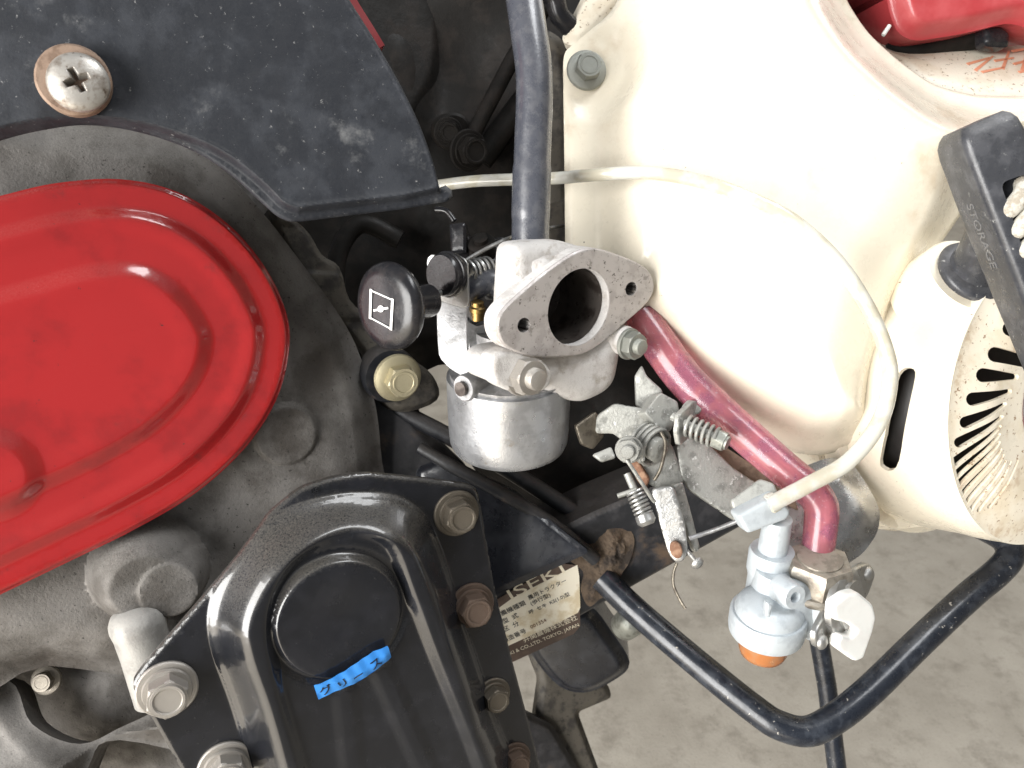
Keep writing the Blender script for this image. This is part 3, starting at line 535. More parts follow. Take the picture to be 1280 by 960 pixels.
build(band(pu, side_pts, 2, -95), "side_skirt", M["guard"], guard)
build(band(pu, [(p[0] - 3, p[1] + 1) for p in cr([(400, -60), (432, 0), (458, 42), (470, 62)], 5, False)], -6, -110, -16), "inner_liner", M["tank"], guard, "strip of red paint behind the guard's edge")
low_pts = cr([(552, 248), (440, 266), (370, 272), (345, 264), (320, 245), (290, 217), (252, 191), (205, 172), (150, 158), (100, 154), (50, 160), (-60, 192)], 4, False)
# screw
ps = Pl(92, 100, 206, (.33, -.1, .94))
ws = build(MB().lathe(ps.pt(0, 0, 0), ps.n, [(34, -12), (34.5, 1), (32, 4), (22, 4)], 40), "washer", M["washer"], guard)
def hscrew(u, v, sd):
    r2 = np.hypot(u, v); h = 13 * np.sqrt(np.clip(1 - (r2 / 29) ** 2, 0, 1)) ** .8 + 3
    a = R(28); x = np.abs(u * math.cos(a) + v * math.sin(a)); y = np.abs(-u * math.sin(a) + v * math.cos(a))
    arm = np.minimum(np.maximum(x - 11, y - 2.2 - .12 * (11 - x)), np.maximum(y - 11, x - 2.2 - .12 * (11 - y)))
    return h - 13 * sm(1.5, -2.5, arm)
ps.o = ps.o + ps.u * 5 - ps.v * 3
scr = build(MB().sheet(ps, ell(0, 0, 28.5, 28.5, 48), h=hscrew, step=1.3, thick=4, px=False), "cross_head_screw", M["greasy"], guard, "greasy silver cross-head screw on a rusty washer")

# ================= black lower belt cover
pk = Pl(600, 753, -60, nc)
k_out = rounded([(163, 856), (182, 830), (262, 738), (300, 688), (336, 642), (375, 610), (415, 597), (455, 591), (520, 597), (590, 606), (597, 613), (602, 639), (618, 735), (640, 825), (666, 922), (705, 1080), (250, 1080), (240, 985), (186, 890)], 12, 4)
k_dome = [pk.uv(*p[:2]) for p in cr([(345, 1080), (318, 965), (294, 880), (271, 815), (264, 768), (278, 720), (310, 672), (352, 642), (402, 625), (450, 619), (496, 624), (528, 648), (550, 695), (575, 770), (610, 880), (660, 1080)], 4)]
k_in = [pk.uv(*p[:2], 45) for p in cr([(400, 1080), (375, 960), (348, 870), (335, 800), (340, 745), (365, 700), (405, 672), (450, 662), (490, 680), (515, 740), (545, 820), (600, 960), (630, 1080)], 4)]
kc = pk.uv(424, 772, 45)
r1 = [pk.uv(*p, 45) for p in [(432, 870), (445, 1000)]]; r2_ = [pk.uv(*p, 45) for p in [(478, 840), (550, 1000)]]
def segd(u, v, a, b_):
    dx, dy = b_[0] - a[0], b_[1] - a[1]; t = np.clip(((u - a[0]) * dx + (v - a[1]) * dy) / (dx * dx + dy * dy), 0, 1)
    return np.hypot(u - a[0] - t * dx, v - a[1] - t * dy)
def hk(u, v, sd):
    P = np.stack([u, v], 1); d, i = pdist(P, k_dome); s1 = np.where(i, d, -d); d, i = pdist(P, k_in); s2 = np.where(i, d, -d)
    h = 2.5 * sm(0, 4, sd) + 4 * sm(-6, 0, s1) + 46 * sm(-4, 40, s1) - 11 * sm(-5, 12, s2)
    dd = np.hypot(u - kc[0], (v - kc[1]))
    h += 13 * sm(78, 70, dd) - 3.0 * sm(60, 0, dd) - 2 * sm(88, 79, dd)
    gl = sm(20, 4, segd(u, v, *r1)) * 3.2 + sm(20, 4, segd(u, v, *r2_)) * 4
    return h + np.where(dd > 80, gl, 0)
cov = build(MB().sheet(pk, k_out, h=hk, step=4.4, thick=9), "black_gear_cover", M["black"], root, "glossy black pressed gear cover with raised round boss and dusty shoulders", smooth=60)
# rolled edge thickness of the cover
def kb(px, py, me, k, m, rot, lb=None, h=2):
    return place(me, "bolt", cov, pk.mat(px, py, h, rot, k), m, lb)
kb(570, 641, WBOLT, .98, M["darkbolt"], 20, "oily dark bolt at the cover's upper corner")
kb(589, 756, WBOLT, 1.0, M["rustbolt"], 5, "rusty bolt beside the maker's plate")
kb(616, 868, WBOLT, .80, M["darkbolt"], 40)
kb(642, 948, WBOLT, .80, M["rustbolt"], 15)
kb(209, 860, WBOLT, 1.08, M["greasy"], 25, "silver flange bolt at the cover's left corner")
kb(283, 958, WBOLT, 1.08, M["greasy"], 50, "silver flange bolt at the picture's lower edge")
text("06", pk, 388, 618, 4, 10, M["black"], cov, "raised_number", 8, .8)
# blue tape
tp = [(390, 850), (398, 873), (484, 821), (480, 800), (430, 838)]
pk2 = Pl(430, 840, 0, nc); pk2.o = pk.o + pk.n * 45
kc3 = pk.pt(kc[0], kc[1], 45) - pk2.o; kcu = (kc3.dot(pk2.u), kc3.dot(pk2.v))
def htape(u, v, sd=0): return 5.5 + 13 * sm(94, 68, np.hypot(u - kcu[0], v - kcu[1])) + .5 * np.sin(u * .35 + v * .2)
tape = build(MB().sheet(pk2, rounded([(390, 850), (397, 872), (440, 849), (486, 816), (480, 799), (462, 806), (428, 829)], 1.5, 2), h=htape, step=3, thick=1.2), "tape_label", M["tape"], cov, "strip of blue tape with handwritten black letters")
for ch, x, y, sz in (("グ", 401, 867, 17), ("リ", 421, 855, 15), ("ー", 440, 844, 14), ("ス", 461, 830, 16)):
    q = np.array([pk2.uv(x + 7, y - 8)]); t_o = text(ch, pk2, x, y, 0, sz, M["ink"], tape, "handwriting", 33, .3)
    mu_ = pk2.mat(x, y, 0, 33); mi_ = mu_.inverted()
    for v_ in t_o.data.vertices:
        p_ = mu_ @ v_.co - pk2.o; a_, b_ = p_.dot(pk2.u), p_.dot(pk2.v); dz_ = v_.co.z
        v_.co = mi_ @ pk2.pt(a_, b_, float(htape(np.array([a_]), np.array([b_]))[0]) + .5 + dz_)

# ================= cream shroud
psd = Pl(880, 280, -110, (.05, .02, 1))
s_out = rounded([(704, 66), (716, 56), (765, 15), (800, -60), (1035, -60), (1060, 5), (1085, 42), (1120, 74), (1165, 106), (1215, 119), (1340, 122), (1340, 200), (1282, 196), (1205, 262), (1158, 330), (1120, 400), (1098, 470), (1090, 530), (1068, 556), (1030, 570), (988, 566), (945, 543), (900, 512), (850, 474), (800, 425), (755, 410), (708, 395)], 16, 4)
def hsd(u, v, sd):
    x = u; left = psd.uv(704, 200)[0]
    fl_ = sm(120, 40, x - left); h = 8 * sm(0, 8, sd) + 62 * (fl_ * sm(38, 120, sd) + (1 - fl_) * sm(-6, 70 + 50 * sm(-20, 120, v), sd))
    d = np.clip((x - left) / 420, 0, 1); h += 38 * np.sin(d * math.pi * .5) * sm(20, 150, sd)
    cb = psd.uv(738, 90); h *= 1 - .8 * sm(80, 40, np.hypot(x - cb[0], v - cb[1])) 
    return h
shr = build(MB().sheet(psd, s_out, h=hsd, step=8, thick=5), "engine_shroud", M["cream"], root, "cream enamel engine shroud, bulging and spotted with chips", smooth=70)
bolt(BOLT, "bolt", shr, 733, 88, -98, (.12, 0, 1), .88, M["greybolt"], 15, "grey-green bolt at the shroud's upper corner")
# top saddle of the shroud with faded print, fuel tank and strap
pt2 = Pl(1200, 90, -190, (.1, .55, .8))
top = build(MB().sheet(pt2, cr([(1070, 30), (1120, 62), (1180, 55), (1250, 58), (1350, 60), (1350, 135), (1200, 130), (1120, 100)], 5), h=lambda u, v, s: 10 * sm(0, 40, s), step=9, thick=6), "shroud_top", M["creamdirty"], root)
m_ = MB()
for (a, b_) in (((1204, 88), (1232, 80)), ((1214, 96), (1236, 78)), ((1222, 98), (1250, 92)), ((1238, 84), (1262, 80)), ((1248, 94), (1256, 72)), ((1262, 88), (1290, 80)), ((1268, 98), (1290, 94)), ((1272, 96), (1278, 74)), ((1260, 72), (1290, 66))):
    A_, B_ = pt2.uv(*a), pt2.uv(*b_); d = Vector((B_[0] - A_[0], B_[1] - A_[1])).normalized(); n_ = Vector((-d.y, d.x)) * 2.6
    q = [Vector(A_) + n_, Vector(B_) + n_ * .6, Vector(B_) - n_ * .6, Vector(A_) - n_]
    m_.loft([[pt2.pt(p.x, p.y, 10.4) for p in q], [pt2.pt(p.x, p.y, 10.9) for p in q]])
build(m_, "faded_print", M["orange"], top, kind="stuff")
ptk = Pl(1200, 0, -150, (.05, -.2, 1))
build(MB().sheet(ptk, rounded([(1098, -60), (1112, 18), (1122, 42), (1142, 52), (1200, 43), (1262, 28), (1290, 38), (1350, 42), (1350, -60)], 14), h=lambda u, v, s: 22 * sm(0, 24, s), step=7, thick=130), "fuel_tank", M["tank"], root, "faded red fuel tank corner above the shroud")
build(MB().tube(cr([U(1105, 60, -215), U(1150, 62, -210), U(1210, 50, -210), U(1245, 42, -205)], 5, False), 16, 14), "tank_strap", M["dark"], root)
build(MB().tube([U(1104, 44, -150), U(1112, 32, -150)], 3, 8), "cable_tie", M["nylon"], root)
build(MB().sheet(Pl(1245, 48, -180, (.2, 0, 1)), rounded([(1228, 34), (1248, 32), (1262, 42), (1260, 60), (1230, 58)], 6), h=lambda u, v, s: 5 * sm(0, 6, s), step=5, thick=16), "rubber_mount", M["plastic"], root)

# ================= recoil starter housing
nr = Vector((.46, -.10, .88)).normalized()
prc = Pl(1292, 500, -70, nr)
rec = bpy.data.objects.new
def capsule(ax, ay, bx, by, ra, rb, n=7):
    a = Vector((ax, ay)); b_ = Vector((bx, by)); d = (b_ - a).normalized(); t0 = math.atan2(d.y, d.x); out = []
    for k in range(n + 1): t = t0 + math.pi / 2 + math.pi * k / n; out.append(a + Vector((math.cos(t), math.sin(t))) * ra)
    for k in range(n + 1): t = t0 - math.pi / 2 + math.pi * k / n; out.append(b_ + Vector((math.cos(t), math.sin(t))) * rb)
    return out
slots = [((1262, 411), (1320, 455), 9, 7), ((1244, 443), (1300, 458), 9.5, 6), ((1229, 469), (1270, 471), 9, 3.5), ((1216, 499), (1262, 489), 8.5, 3), ((1207, 528), (1256, 505), 7.5, 2.5), ((1199, 553), (1252, 521), 6.5, 2.3),
         ((1194, 577), (1250, 533), 5.5, 2), ((1192, 597), (1249, 543), 4.6, 2), ((1192, 613), (1249, 553), 3.8, 1.8), ((1197, 626), (1251, 562), 3, 1.7), ((1204, 634), (1254, 569), 2.6, 1.6), ((1212, 639), (1257, 576), 2.4, 1.5), ((1223, 638), (1263, 577), 2.2, 1.4), ((1236, 634), (1272, 576), 2, 1.3)]
RF = 194.0
holes = [capsule(*a, *b_, ra, rb) for a, b_, ra, rb in slots]
def hrec(u, v, sd):
    r_ = np.hypot(u, v); return 26 - 16 * sm(120, RF + 6, r_) - 9 * sm(70, 58, r_)
def on_face(px, py):
    h_ = 20.0
    for _ in range(8):
        a_, b_ = prc.uv(px, py, h_); h_ = .5 * h_ + .5 * float(hrec(np.array([a_]), np.array([b_]), None)[0])
    return (a_, b_)
rface_holes = [[on_face(p[0], p[1]) for p in q] for q in holes]
rface = MB().sheet(prc, ell(0, 0, RF, RF, 110), rface_holes, h=hrec, step=4.5, thick=5, px=False)
rec = build(rface, "recoil_starter", M["creamspeck"], root, "cream recoil starter housing with a fan of rusty-edged cooling slots", smooth=60)
# drum with the long side slot
def drum_r(h): return RF + 4 * float(sm(16, -36, h)) + 6 * float(sm(-40, -130, h))
def drum_pt(a, h, o=0):
    t = a / RF; r_ = drum_r(h) + o; return prc.o + prc.u * (r_ * math.cos(t)) + prc.v * (r_ * math.sin(t)) + prc.n * h
AA, HH = np.meshgrid(np.linspace(2.4, 4.2, 420), np.linspace(-125, -5, 240)); Q = [drum_pt(a * RF, h) for a, h in zip(AA.ravel(), HH.ravel())]
QX = np.array([640 + q.x * F / (F - q.z) for q in Q]); QY = np.array([480 - q.y * F / (F - q.z) for q in Q])
def inv(px, py):
    i = int(np.argmin((QX - px) ** 2 + (QY - py) ** 2)); return (AA.ravel()[i] * RF, HH.ravel()[i])
hole = [inv(*p[:2]) for p in cr([(1122, 468), (1131, 460), (1142, 462), (1144, 472), (1138, 500), (1130, 540), (1124, 575), (1116, 588), (1104, 586), (1100, 576), (1106, 545), (1112, 510), (1117, 485)], 2)]
drum = MB().sheet(prc, [(1.2 * RF, 10.5), (5.2 * RF, 10.5), (5.2 * RF, -135), (1.2 * RF, -135)], [hole], h=lambda u, v, s: u * 0, step=7, thick=6, px=False, mapf=lambda a, h, o: drum_pt(a, h, o))
build(drum, "starter_drum", M["cream"], rec, smooth=60)
build(MB().lathe(prc.pt(0, 0, -45), prc.n, [(168, -90), (168, -30), (150, 10), (0, 10)], 48), "fan_wheel", M["hole"], rec)  # dark drum backs the slots, its colour giving the shade behind them
build(MB().lathe(prc.pt(0, 0, 12), prc.n, [(70, 0), (70, 6), (66, 9), (60, 9), (60, 5), (0, 5)], 48), "badge_ring", M["badgered"], rec)
bd = build(MB().lathe(prc.pt(0, 0, 18), prc.n, [(58, 0), (58, 2.5), (0, 2.5)], 48), "badge", M["silver"], rec)
# base flange of the housing towards the shroud
base = MB().lathe(prc.pt(0, 0, -150), prc.n, [(216, -20), (219, 0), (218, 12), (210, 16), (200, 16), (200, -20)], 90, False, False)
build(base, "base_flange", M["cream"], rec)
build(MB().lathe(prc.pt(0, 0, -160), prc.n, [(222, -130), (224, -12), (208, -4), (205, -130)], 90, False, False), "blower_case", M["creamdirty"], rec)
# flat near-black disc painted as the shade of a round hole
dh = Pl(1140, 379, -60, (-.3, 0, 1))
build(MB().sheet(dh, ell(1140, 379, 6.5, 11, 20, 14), h=lambda u, v, s: u * 0, step=4, thick=2), "round_shade_disc", M["hole"], rec)
build(MB().sheet(Pl(1140, 610, -190, (0, .2, 1)), rounded([(1085, 560), (1140, 600), (1180, 600), (1180, 655), (1120, 662), (1080, 650)], 10), h=lambda u, v, s: 12 * sm(0, 14, s), step=7, thick=50), "lower_duct", M["creamdirty"], rec)
build(MB().lathe(U(1103, 606, -140), (.2, -.3, 1), [(15, -10), (15, 2), (13, 5), (0, 5)], 24), "plug", M["greybolt"], rec)
# handle boss on the housing
nb = Vector((.15, .45, .85)).normalized()
ob = U(1212, 342, -10)
build(MB().lathe(ob, nb, [(66, -70), (60, -30), (56, -6), (53, -2), (40, -2)], 48), "rope_guide", M["cream"], rec)
# handle
hpts = [U(1209, 352, -5), U(1218, 325, 25), U(1232, 300, 55), U(1246, 275, 80)]
hd = MB().lathe(ob, nb, [(40, -3), (43, 0), (44, 5), (42, 9), (36, 12), (30, 14), (0, 15)], 36)
st_ = U(1248, 268, 84); hd.tube([ob.lerp(st_, t) for t in (0, .12, .2, .3, .5, .8, 1)], [34, 31, 28, 26, 25, 26, 28], 30)
ax0, ax1 = U(1217, 160, 118), U(1316, 416, 95)
T_ = (ax1 - ax0).normalized(); fa = Vector((-.12, .1, 1)); fa = (fa - T_ * fa.dot(T_)).normalized(); sa = T_.cross(fa)
def rr_ring(c, hw, hd_, r_=11, n=5):
    out = []
    for (sx, sy, a0) in ((1, 1, 0), (-1, 1, 90), (-1, -1, 180), (1, -1, 270)):
        for k in range(n + 1):
            a = R(a0 + 90 * k / n); out.append(c + sa * (sx * (hw - r_) + r_ * math.cos(a)) + fa * (sy * (hd_ - r_) + r_ * math.sin(a)))
    return out
rings = []; L_ = (ax1 - ax0).length
for t, k in ((-.02, .72), (0.0, .86), (.03, .96), (.08, 1.0), (.35, 1.02), (.5, 1.02), (.75, 1.0), (1.2, .95)):
    rings.append(rr_ring(ax0 + T_ * (L_ * t) - fa * 0, 33 * k, 34 * k, 10 * k))
grip = build(MB().loft(rings), "starter_handle", M["handle"], root, "scuffed black starter pull handle with white rope knotted in it", bevel=0, smooth=40)
slot_c = ax0 + T_ * (L_ * .46) + fa * 34
cb = MB(); rg = []
for dz in (-24, 12):
    rg.append([slot_c + fa * dz + sa * (-2 + x) + T_ * y for x, y in [tuple(p) for p in rounded([(-13, -48), (16, -50), (20, 48), (-7, 50)], 8, 4)]])
cb.loft(rg); cut(grip, cb)
build(hd, "handle_stem", M["handle"], grip)
knot = MB()
for i in range(3):
    c0 = slot_c - fa * 6 + T_ * (-30 + 24 * i)
    knot.tube(cr([c0 - sa * 14 - T_ * 8 - fa * 4, c0 - sa * 4 + fa * 6, c0 + sa * 12 + T_ * 10 + fa * 3, c0 + sa * 18 + T_ * 12 - fa * 10], 6, False), 10, 14)
build(knot, "rope_knot", M["rope"], grip, kind="stuff")
# lettering along the left face of the handle
lm = Matrix((T_, -fa if False else fa, (T_.cross(fa)))).transposed()
side_n = sa if sa.x < 0 else -sa
vdir = side_n.cross(T_)
lm = Matrix((T_, vdir, side_n)).transposed()
cu = bpy.data.curves.new("lettering", 'FONT'); cu.body = "STORAGE"; cu.size = 18; cu.extrude = .35
t_ = bpy.data.objects.new("lettering", cu); scn.collection.objects.link(t_)
me = bpy.data.meshes.new_from_object(t_.evaluated_get(bpy.context.evaluated_depsgraph_get())); bpy.data.objects.remove(t_)
me.materials.clear(); me.materials.append(M["wornletter"])
place(me, "lettering", grip, Matrix.Translation(ax0 + T_ * (L_ * .30) + side_n * 33.6 - vdir * 6) @ lm.to_4x4())

# ================= carburettor
ne = Vector((.60, -.24, .76)).normalized()
pe = Pl(720, 385, 50, ne)
# float bowl (vertical)
cb0 = U(636, 553, -78)
bowl_prof = [(0, -2), (54, -2), (68, 1), (76, 6), (79, 14), (80, 30), (80.5, 60), (80.5, 106), (76, 106)]
carb = build(MB().lathe(cb0 - UP * 6, UP, bowl_prof, 72), "carburettor", M["bowl"], root, "small carburettor with a satin aluminium float bowl and a pull choke", smooth=40)
m_ = MB().lathe(cb0 - UP * 6, UP, [(72, 98), (76, 104), (76, 112), (60, 116), (46, 118), (44, 170), (0, 170)], 56)
build(m_, "carburettor_body", M["carb"], carb)
build(MB().sheet(Pl(650, 490, 8, (-.1, -.3, .95)), cr([(600, 488), (612, 482), (640, 480), (690, 476), (700, 488), (670, 500), (648, 508), (630, 512), (612, 505)], 4), h=lambda u, v, s: 7 * sm(0, 7, s), step=4, thick=30), "bowl_flange_lobe", M["carb"], carb)
a0, a1 = U(614, 474, -15), U(574, 487, 30)
build(MB().lathe(a0, a1 - a0, [(24, -20), (22, 0), (17.5, 36), (17, 50), (15.5, 53), (9, 53), (8.5, 44), (0, 44)], 32), "screw_boss", M["carb"], carb)
build(MB().lathe(a1 + (a1 - a0).normalized() * -1, a1 - a0, [(9, -4), (9, 0), (0, 0)], 20), "brass_insert", M["boreshade"], carb)
# throttle body black parts
build(MB().sheet(Pl(600, 300, -40, (-.1, .1, 1)), rounded([(562, 282), (582, 280), (584, 296), (596, 300), (630, 296), (634, 345), (600, 350), (566, 345)], 4), h=lambda u, v, s: 5 * sm(0, 5, s), step=6, thick=40), "choke_housing", M["plastic"], carb)
build(MB().sheet(Pl(573, 290, -15, (-.2, 0, 1)), rounded([(562, 280), (582, 278), (583, 316), (564, 318)], 3), h=lambda u, v, s: 3 * sm(0, 3, s), step=6, thick=10), "black_tab", M["plastic"], carb)
build(MB().lathe(U(602, 306, -20), (-.1, .6, .8), [(18, -15), (18, 4), (15, 6), (9, 6), (9, 12), (0, 12)], 28), "idle_screw_cap", M["dark"], carb)
build(MB().tube(cr([U(545, 262, -30), U(558, 264, -26), U(568, 276, -24)], 5, False), 4, 10), "vent_pipe", M["plastic"], carb)
build(MB().sheet(Pl(618, 330, -30, (.1, 0, 1)), rounded([(604, 308), (634, 304), (634, 372), (608, 372)], 4), h=lambda u, v, s: 5 * sm(0, 6, s) + 2 * np.sin(v * .5), step=3, thick=26), "throttle_body", M["carb"], carb)
# bent bracket plate
pbk = Pl(590, 420, 10, (-.35, -.1, .93))
m_ = MB().sheet(pbk, rounded([(545, 376), (560, 372), (586, 378), (588, 382), (588, 470), (583, 474), (560, 460), (548, 446), (546, 420)], 5), h=lambda u, v, s: u * 0, step=20, thick=5)
br = build(m_, "choke_bracket", M["carb"], carb, bevel=1.2)
pb2 = Pl(586, 420, 10, (.30, -.2, .93))
m_ = MB().sheet(pb2, rounded([(584, 382), (602, 394), (634, 384), (634, 470), (600, 474), (583, 474)], 4), [rounded([(583.5 + 1, 395), (592, 403), (618, 396), (618, 402), (596, 408), (585, 402)], 2)], h=lambda u, v, s: u * 0, step=20, thick=5)
build(m_, "choke_bracket_face", M["carb"], carb, bevel=1.2)
m_ = MB().sheet(Pl(570, 350, 30, (-.5, -.15, .85)), rounded([(532, 324), (542, 316), (556, 326), (572, 318), (584, 326), (586, 382), (580, 386), (560, 380), (543, 374)], 5), h=lambda u, v, s: u * 0, step=20, thick=3.5)
build(m_, "bracket_ear", M["steel"], carb, bevel=.8)
# choke knob
kx = Vector((-.62, -.18, .76)).normalized()
kc0 = U(486, 383, 100)
kn = MB().lathe(kc0, kx, [(19, -66), (20, -62), (20, -24), (24, -18), (40, -15), (48, -9), (50.5, -3), (49, 3), (44, 7.5), (34, 10), (15, 11.2), (0, 11.5)], 56)
knob = build(kn, "choke_knob", M["plastic"], carb, "round black choke knob with a white butterfly-valve symbol", smooth=45)
pkn = Pl(486, 383, 100, kx); pkn.o = kc0 + kx * 11.6
m_ = MB()
def sline(pl, m, a, b_, w_, h=0):
    A_, B_ = Vector(pl.uv(*a)), Vector(pl.uv(*b_)); d = (B_ - A_).normalized(); n_ = Vector((-d.y, d.x)) * w_ / 2
    q = [A_ + n_ - d * w_ * .4, A_ - n_ - d * w_ * .4, B_ - n_ + d * w_ * .4, B_ + n_ + d * w_ * .4]
    m.loft([[pl.pt(p.x, p.y, h) for p in q], [pl.pt(p.x, p.y, h + .5) for p in q]])
bx = [(464, 363), (491, 375), (489, 411), (463, 397)]
for i, w_ in zip(range(4), (1.6, 3.6, 1.6, 3.6)): sline(pkn, m_, bx[i], bx[(i + 1) % 4], w_, .1 + .02 * i)
sline(pkn, m_, (468, 388), (485, 385), 2.2, .3)
e_ = [pkn.uv(*p) for p in ell(476.5, 386, 3.8, 4.2, 14)]; m_.loft([[pkn.pt(*p, .5) for p in e_[::-1]], [pkn.pt(*p, 1.1) for p in e_[::-1]]])
build(m_, "choke_symbol", M["white"], carb)
rod0 = kc0 - kx * 60
build(MB().tube([rod0, U(600, 336, -20)], 4, 12), "choke_rod", M["steel"], carb)
build(MB().lathe(U(551, 344, 42), kx, [(25, -12), (26, -8), (26, -3), (24, 0), (5, 0)], 44), "choke_grommet", M["plastic"], carb)
build(MB().lathe(U(558, 343, 34), kx, [(27, -8), (28, -5), (28, -1), (26, 0)], 44), "choke_washer", M["plastic"], carb)
build(MB().spring(U(584, 340, 14), U(614, 334, -8), 13, 5.2, 2.4), "choke_spring", M["steel"], carb)
build(MB().tube(cr([U(578, 328, 20), U(606, 312, 14), U(636, 298, 8), U(670, 288, -60), U(706, 282, -150)], 6, False), 2.6, 10), "throttle_rod", M["steel"], carb)
build(MB().tube(cr([U(584, 372, 0), U(600, 356, 6), U(618, 352, 6), U(634, 372, 0)], 6, False), 15, 18), "breather_elbow", M["rubber"], carb)
build(MB().lathe(U(597, 388, 14), (0, .9, .4), [(8, -12), (8, -2), (10, -1), (10, 4), (8, 6), (8, 11), (6, 12), (0, 12)], 28), "brass_fitting", M["gold"], carb)
# intake elbow ---------------------------------------------------
fo = cr([(622, 404), (630, 386), (660, 358), (690, 334), (718, 316), (742, 310), (772, 318), (802, 331), (815, 344), (818, 362), (808, 381), (780, 406), (752, 430), (728, 443), (700, 447), (668, 446), (640, 438), (626, 425)], 4)
bore = ell(723.5, 384, 37, 50, 48, 20)
h1 = ell(655, 406.5, 8, 9.5, 20, 20); h2 = ell(789, 361, 7, 9, 20, 20)
def hface(u, v, sd): return -2.2 * sm(2.2, 0, sd) + 0 * u
elb = build(MB().sheet(pe, fo, [bore, h1, h2], h=hface, step=3.2, thick=1.5), "intake_elbow", M["elbowface"], root, "cast aluminium intake elbow, its oval flange open with an empty bore", smooth=30)
fl = MB().sheet(Pl(0, 0, 0, ne), [(0, 0), (1, 0), (0, 1)], step=5, thick=1, px=False) if False else None
puv = [pe.uv(*p[:2]) for p in fo]; cu_, cv_ = sum(p[0] for p in puv) / len(puv), sum(p[1] for p in puv) / len(puv)
bore_uv = [pe.uv(*p) for p in bore]; h1u = [pe.uv(*p) for p in h1]; h2u = [pe.uv(*p) for p in h2]
def hfl(u, v, sd): return -1.4 + 0 * u - 2.5 * sm(3, 0, sd)
build(MB().sheet(pe, puv, [bore_uv, h1u, h2u], h=hfl, step=5, thick=22, px=False), "flange_plate", M["elbow"], elb, smooth=50)
# bore tube: inner wall from the bore outline going back
def bore_tube(uvs, h0, h1_, m, name, k=1.0, cap=True, bend=0, k0=1.0):
    c = (sum(p[0] for p in uvs) / len(uvs), sum(p[1] for p in uvs) / len(uvs))
    r0 = [pe.pt(c[0] + (p[0] - c[0]) * k0, c[1] + (p[1] - c[1]) * k0, h0) for p in uvs]; r1 = [pe.pt(c[0] + (p[0] - c[0]) * k + bend, c[1] + (p[1] - c[1]) * k, h1_) for p in uvs]
    mb = MB(); mb.loft([r0[::1], r1], False, cap); return build(mb, name, m, elb)
bore_tube(bore_uv, -13, -95, M["boreshade"], "bore_wall", .97, bend=3, k0=.975)
bore_tube(h1u, -1.0, -34, M["boreshade"], "threaded_hole"); bore_tube(h2u, -1.0, -34, M["boreshade"], "threaded_hole")
bc = Vector(pe.uv(732, 412, -60))
build(MB().lathe(pe.pt(bc.x, bc.y, -82), (.3, -.2, .9), [(26, 0), (27, 8), (20, 9), (8, 14), (0, 14)], 28), "choke_plate", M["plastic"], elb)
build(MB().tube([pe.pt(bc.x - 12, bc.y + 22, -76), pe.pt(bc.x - 2, bc.y - 12, -68)], 2, 8), "choke_shaft", M["steel"], elb)
# body block and lower flange
pe2 = Pl(700, 380, 20, ne)
def hround(k, r_):
    return lambda u, v, sd: -k * (1 - np.sqrt(np.clip(1 - (1 - np.clip(sd / r_, 0, 1)) ** 2, 0, 1)))
body = [pe.uv(*p, -24) for p in rounded([(642, 306), (700, 300), (722, 306), (775, 325), (800, 345), (785, 400), (740, 440), (690, 450), (640, 440), (636, 400)], 14, 4)]
bm_ = MB().sheet(pe, body, [[pe.uv(*p) for p in bore]], h=lambda u, v, sd: hround(14, 16)(u, v, sd) - 20, step=6, thick=22, px=False)
build(bm_, "elbow_body", M["elbow"], elb, smooth=60)
# vertical hose spigot column at the left top
build(MB().lathe(U(664, 395, 20), UP, [(32, 44), (33, 72), (31, 78), (26, 80), (24, 82)], 40), "hose_spigot", M["elbow"], elb, smooth=50)
lowb = rounded([(612, 458), (622, 444), (650, 438), (700, 446), (750, 432), (777, 408), (783, 440), (776, 478), (764, 494), (734, 508), (704, 500), (672, 484), (640, 486), (616, 480)], 12, 4)
pl_ = Pl(700, 470, 28, ne)
build(MB().sheet(pl_, lowb, h=hround(20, 24), step=4, thick=34), "carburettor_flange", M["elbow"], elb, smooth=60)
build(MB().sheet(pl_, cr([(612, 452), (620, 440), (640, 436), (665, 442), (686, 462), (682, 484), (660, 492), (634, 488), (616, 476)], 4), h=lambda u, v, sd: hround(6, 7)(u, v, sd) + 6, step=4, thick=18), "stud_lobe", M["elbow"], elb, smooth=50)
bolt(NUT, "nut", elb, 654, 468, 68, ne, 1.0, M["greasy"], 5, "zinc nut on its stud below the elbow's oval flange")
build(MB().lathe(U(782, 426, -18), ne, [(19, -40), (19, 0), (16, 3), (0, 3)], 28), "stud_pad", M["elbow"], elb)
bolt(NUT, "nut", elb, 787, 430, -14, ne, .78, M["greybolt"], 30, "smaller nut half hidden behind the elbow")
# black hose
build(MB().tube(cr([U(645, -60, 0), U(652, -20, 15), U(661, 40, 26), U(668, 100, 30), U(666, 180, 30), U(664, 240, 30), U(663, 285, 30), U(663, 305, 30)], 8, False), [22.5] * 36 + [23.5] * 10 + [22.8] * 11, 30), "breather_hose", M["rubber"], root, "blue-black rubber hose rising from the elbow")

# ================= clear tube sweeping over the shroud
ct = cr([U(548, 232, -130), U(600, 226, -105), U(690, 223, -60), U(750, 218, -15), U(810, 216, 10), U(870, 225, 22), U(930, 245, 32), U(990, 275, 40), U(1045, 325, 46), U(1085, 385, 52), U(1108, 440, 58), U(1112, 480, 60), U(1098, 530, 62), U(1060, 577, 60), U(1010, 606, 58), U(962, 631, 54)], 8, False)
build(MB().tube(ct, [8.2 + 1.8 * (i / len(ct)) ** 2 for i in range(len(ct))], 20), "breather_tube", M["clear"], root, "milky clear tube arching across the cream shroud")
